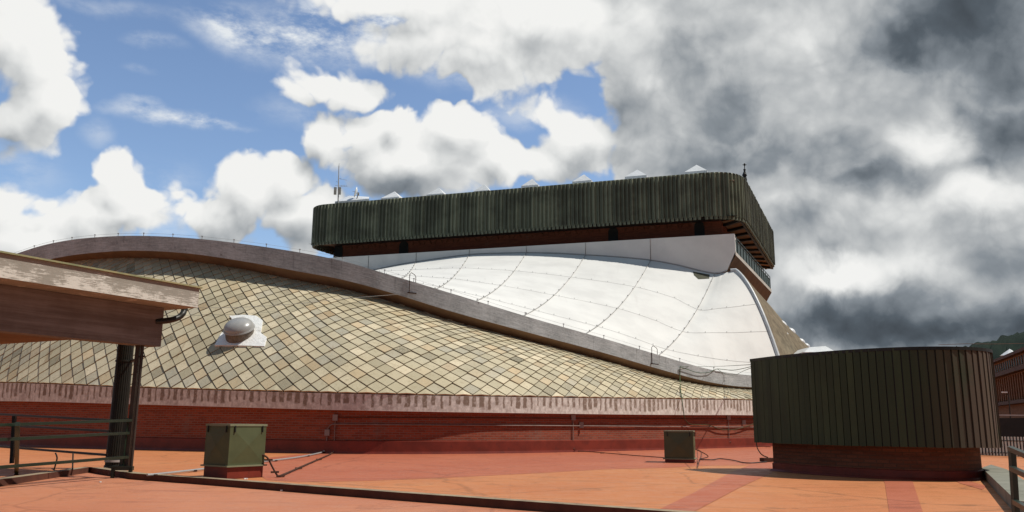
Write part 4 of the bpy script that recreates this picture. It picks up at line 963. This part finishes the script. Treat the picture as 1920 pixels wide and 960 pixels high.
conduit([bj(1275, 688), bj(1290, 693), bj(1310, 699), bj(1330, 698), bj(1345, 692), bj(1375, 694, 62), bj(1410, 687, 50), at(1425, 682, 31)], .022, M_wire, 'green_cable', 'thick green cable sagging from the beam to the oval housing', 'cable', 'green cables by the oval housing')
conduit([bj(1275, 687), bj(1340, 687, 60), at(1412, 683.5, 31)], .012, M_wire, 'green_cable', 'thin taut cable strung from the beam to the oval housing', 'cable', 'green cables by the oval housing')
conduit([bj(1345, 692), bj(1360, 701), bj(1378, 703, 62), bj(1395, 695, 55), at(1425, 684, 31)], .015, M_wire, 'green_cable', 'lower slack green cable looping under the thick one', 'cable', 'green cables by the oval housing')
conduit([bj(1275, 688), at(1275, 710, 59.3), at(1276, 730, 55), at(1279, 752, 53.0), at(1283, 782, 52.9)], .028, M_wire, 'green_cable', 'green cable hanging straight down from the beam over slate and fascia', 'cable', 'green cables by the oval housing')
conduit([at(1283, 782, 52.9), W(1290, 790, .15), W(1300, 796, .15), W(1330, 797, .15), W(1350, 804, .15), W(1370, 806, .15), W(1390, 803, .15), W(1420, 793, .15)], .03, mottled('brown_green_cable', (.09, .07, .025), (.06, .045, .018), 4), 'slack_cable', 'brownish cable sagging on the brick wall beside the oval housing', 'cable')
conduit([at(1418, 826, 30.3), at(1420, 840, 29.5), at(1428, 852, 28.8), at(1440, 858, 28.6)], .018, D.materials['brown_green_cable'], 'slack_cable', 'thin loose cable dangling below the left end of the oval housing', 'cable')
# wire across the slates
wp = [roofpt(x, y)[1]+Vector((0, -.3, .2)) for x, y in ((330, 583), (450, 583), (560, 577), (640, 569))]+[beamsec(745)[1]+Vector((0, -.1, 0))]
mb = MB(); mb.tube(spline([tuple(p) for p in wp], 6), .014, 4); tag(mb.build('slate_wire', M_seam), 'thin wire stretched across the slate tiles above the dome skylight', 'wire')
# ================================================================== RIGHT BACKGROUND
fb0 = at(1858, 683, 118); zfb = fb0.z; f1 = atz(1920, 658, zfb); fdv = flat(f1-fb0).normalized(); print('far', fb0, f1)
fnn = Vector((-fdv.y, fdv.x, 0)); 
if fnn.x > 0: fnn = -fnn
fb = empty('brick_building', flat(fb0), 'long orange brick building in shade with small windows and pilasters, far right', 'building')
FL = 70; start = flat(fb0)-fdv*0+fdv*26 # runs towards the viewer's right
s0_ = flat(fb0)-(-fdv)*0; A_ = flat(fb0)+(-fdv if fdv.y > 0 else fdv)*0
run = flat(f1-fb0); run = run.normalized()
Pa = flat(fb0)-run*8; Pb = flat(fb0)+run*45
bxq = [(Pa.x, Pa.y), (Pb.x, Pb.y), (Pb.x-fnn.x*14, Pb.y-fnn.y*14), (Pa.x-fnn.x*14, Pa.y-fnn.y*14)]
mb = MB(); mb.prism(bxq, -14, zfb); mb.build('wall', M_farbrick, fb)
zled = at(1861, 709, fb0.y).z; zlow = at(1863, 764, fb0.y).z
mb = MB(); mb.bar(Vector((Pa.x, Pa.y, zled))+fnn*.4, Vector((Pb.x, Pb.y, zled))+fnn*.4, .8, .5); mb.bar(Vector((Pa.x, Pa.y, zfb))+fnn*.3, Vector((Pb.x, Pb.y, zfb))+fnn*.3, .7, .35); mb.bar(Vector((Pa.x, Pa.y, zlow+.3))+fnn*.4, Vector((Pb.x, Pb.y, zlow+.3))+fnn*.4, 1., .4); mb.build('cornice', M_rust, fb)
for k in range(36):
    p = Pa+run*(1+k*1.5)+fnn*.03; mb = MB(); mb.box((p.x, p.y, (zled+zfb)/2+.1), (.55, .08, (zfb-zled)*.5), math.atan2(run.y, run.x)); mb.build('window', M_glassd, fb)
    p = Pa+run*(.2+k*1.5)+fnn*.15; mb = MB(); mb.box((p.x, p.y, (zled+zlow)/2), (.45, .3, (zled-zlow)-.9), math.atan2(run.y, run.x)); mb.build('pilaster', M_farbrick, fb)
cpz = at(1893, 668, 125); cu = MB(); cu.prism([(cpz.x+1.1*math.cos(k*math.pi/4), cpz.y+1.1*math.sin(k*math.pi/4)) for k in range(8)], zfb-.2, cpz.z+.1)
ap = at(1893, 654, 125)
for k in range(8): cu.face([(cpz.x+1.35*math.cos(k*math.pi/4), cpz.y+1.35*math.sin(k*math.pi/4), cpz.z+.1), (cpz.x+1.35*math.cos((k+1)*math.pi/4), cpz.y+1.35*math.sin((k+1)*math.pi/4), cpz.z+.1), tuple(ap)])
cu.build('cupola', M_wpl, fb)
# black parapet wall with grey top rails
q0_ = at(1700, 779, 60); q1_ = at(2100, 781, 60)
mb = MB(); mb.box(((q0_.x+q1_.x)/2, 60.2, q0_.z/2-.2), (q1_.x-q0_.x, .3, q0_.z-.2)); bw = empty('metal_fence', (35, 60, 0), 'long black panelled barrier with pale grey top rails before the brick building', 'barrier')
mb.build('panel', M_black, bw); 
for y in (778, 784.5): mb = MB(); mb.bar(at(1700, y-1, 59.8), at(2100, y+2, 59.8), .09, .09); mb.build('rail', mottled('grey_rail', (.35, .35, .36), (.28, .28, .28), 3) if y == 778 else D.materials['grey_rail'], bw)
pf = empty('picket_fence', (28, 44, 0), 'pale slatted picket fence at the right edge behind the oval housing', 'fence'); M_pick = mottled('pale_grey_pickets', (.48, .46, .42), (.36, .34, .31), 4)
for k in range(34):
    px = 1838+k*6.0; Y = 46-(k*.16); zt_ = 1.05; p = at(px, 835, Y); mb = MB(); mb.box((p.x, p.y, .56), (.085, .04, 1.0), .2); mb.build('picket', M_pick, pf)
for z_ in (.22, .85):
    a = at(1838, 835, 46.05); b = at(1838+34*6, 835, 40.7); mb = MB(); mb.bar(Vector((a.x, a.y+.05, z_)), Vector((b.x, b.y+.05, z_)), .04); mb.build('rail', M_black, pf)
mb = MB(); a = at(1820, 846, 48); b = at(2050, 846, 43); mb.bar(Vector((a.x, a.y+1.2, 1.0)), Vector((b.x, b.y+1.2, 1.0)), .2, 2.1); tag(mb.build('low_wall', M_black), 'low black wall directly behind the pale picket fence', 'wall')
lp = empty('street_lamp', atz(1895, 800, -2) if False else at(1893, 775, 70), 'small street lamp with pale head in front of the far brick building', 'street lamp')
mb = MB(); a = at(1893, 775, 70); b = at(1891, 742, 70); mb.tube([a-Vector((0, 0, 1.5)), b, at(1886, 736, 70)], .05, 6); mb.build('pole', M_black, lp); mb = MB(); mb.box(at(1883.5, 735.5, 70), (.42, .18, .1)); mb.build('lamp_head', M_wpl, lp)
mb = MB(); mb.tube([at(1760, 646.5, 33), at(1812, 644.5, 34), at(1862, 645, 36), at(1960, 643, 40)], .012, 4)
tag(mb.build('overhead_wire', M_rust), 'thin overhead wire crossing behind the rim of the oval housing', 'wire')
# debris on the floor
for k, (x, y) in enumerate(((427, 901), (459, 899), (463, 899), (528, 921), (188, 905))):
    p = atz(x, y, .01 if k < 3 else -.115); mb = MB(); mb.box(p+Vector((0, 0, .02)), (.05, .04, .03), k); tag(mb.build('litter', M_flash), ['white scrap at the near corner of the left vent box', 'left white scrap of two below the lit side of the left vent box', 'right white scrap of two below the lit side of the left vent box', 'white scrap on the pink floor just below the kerb', 'tiny white scrap on the pink floor near the railing foot'][k], 'litter')
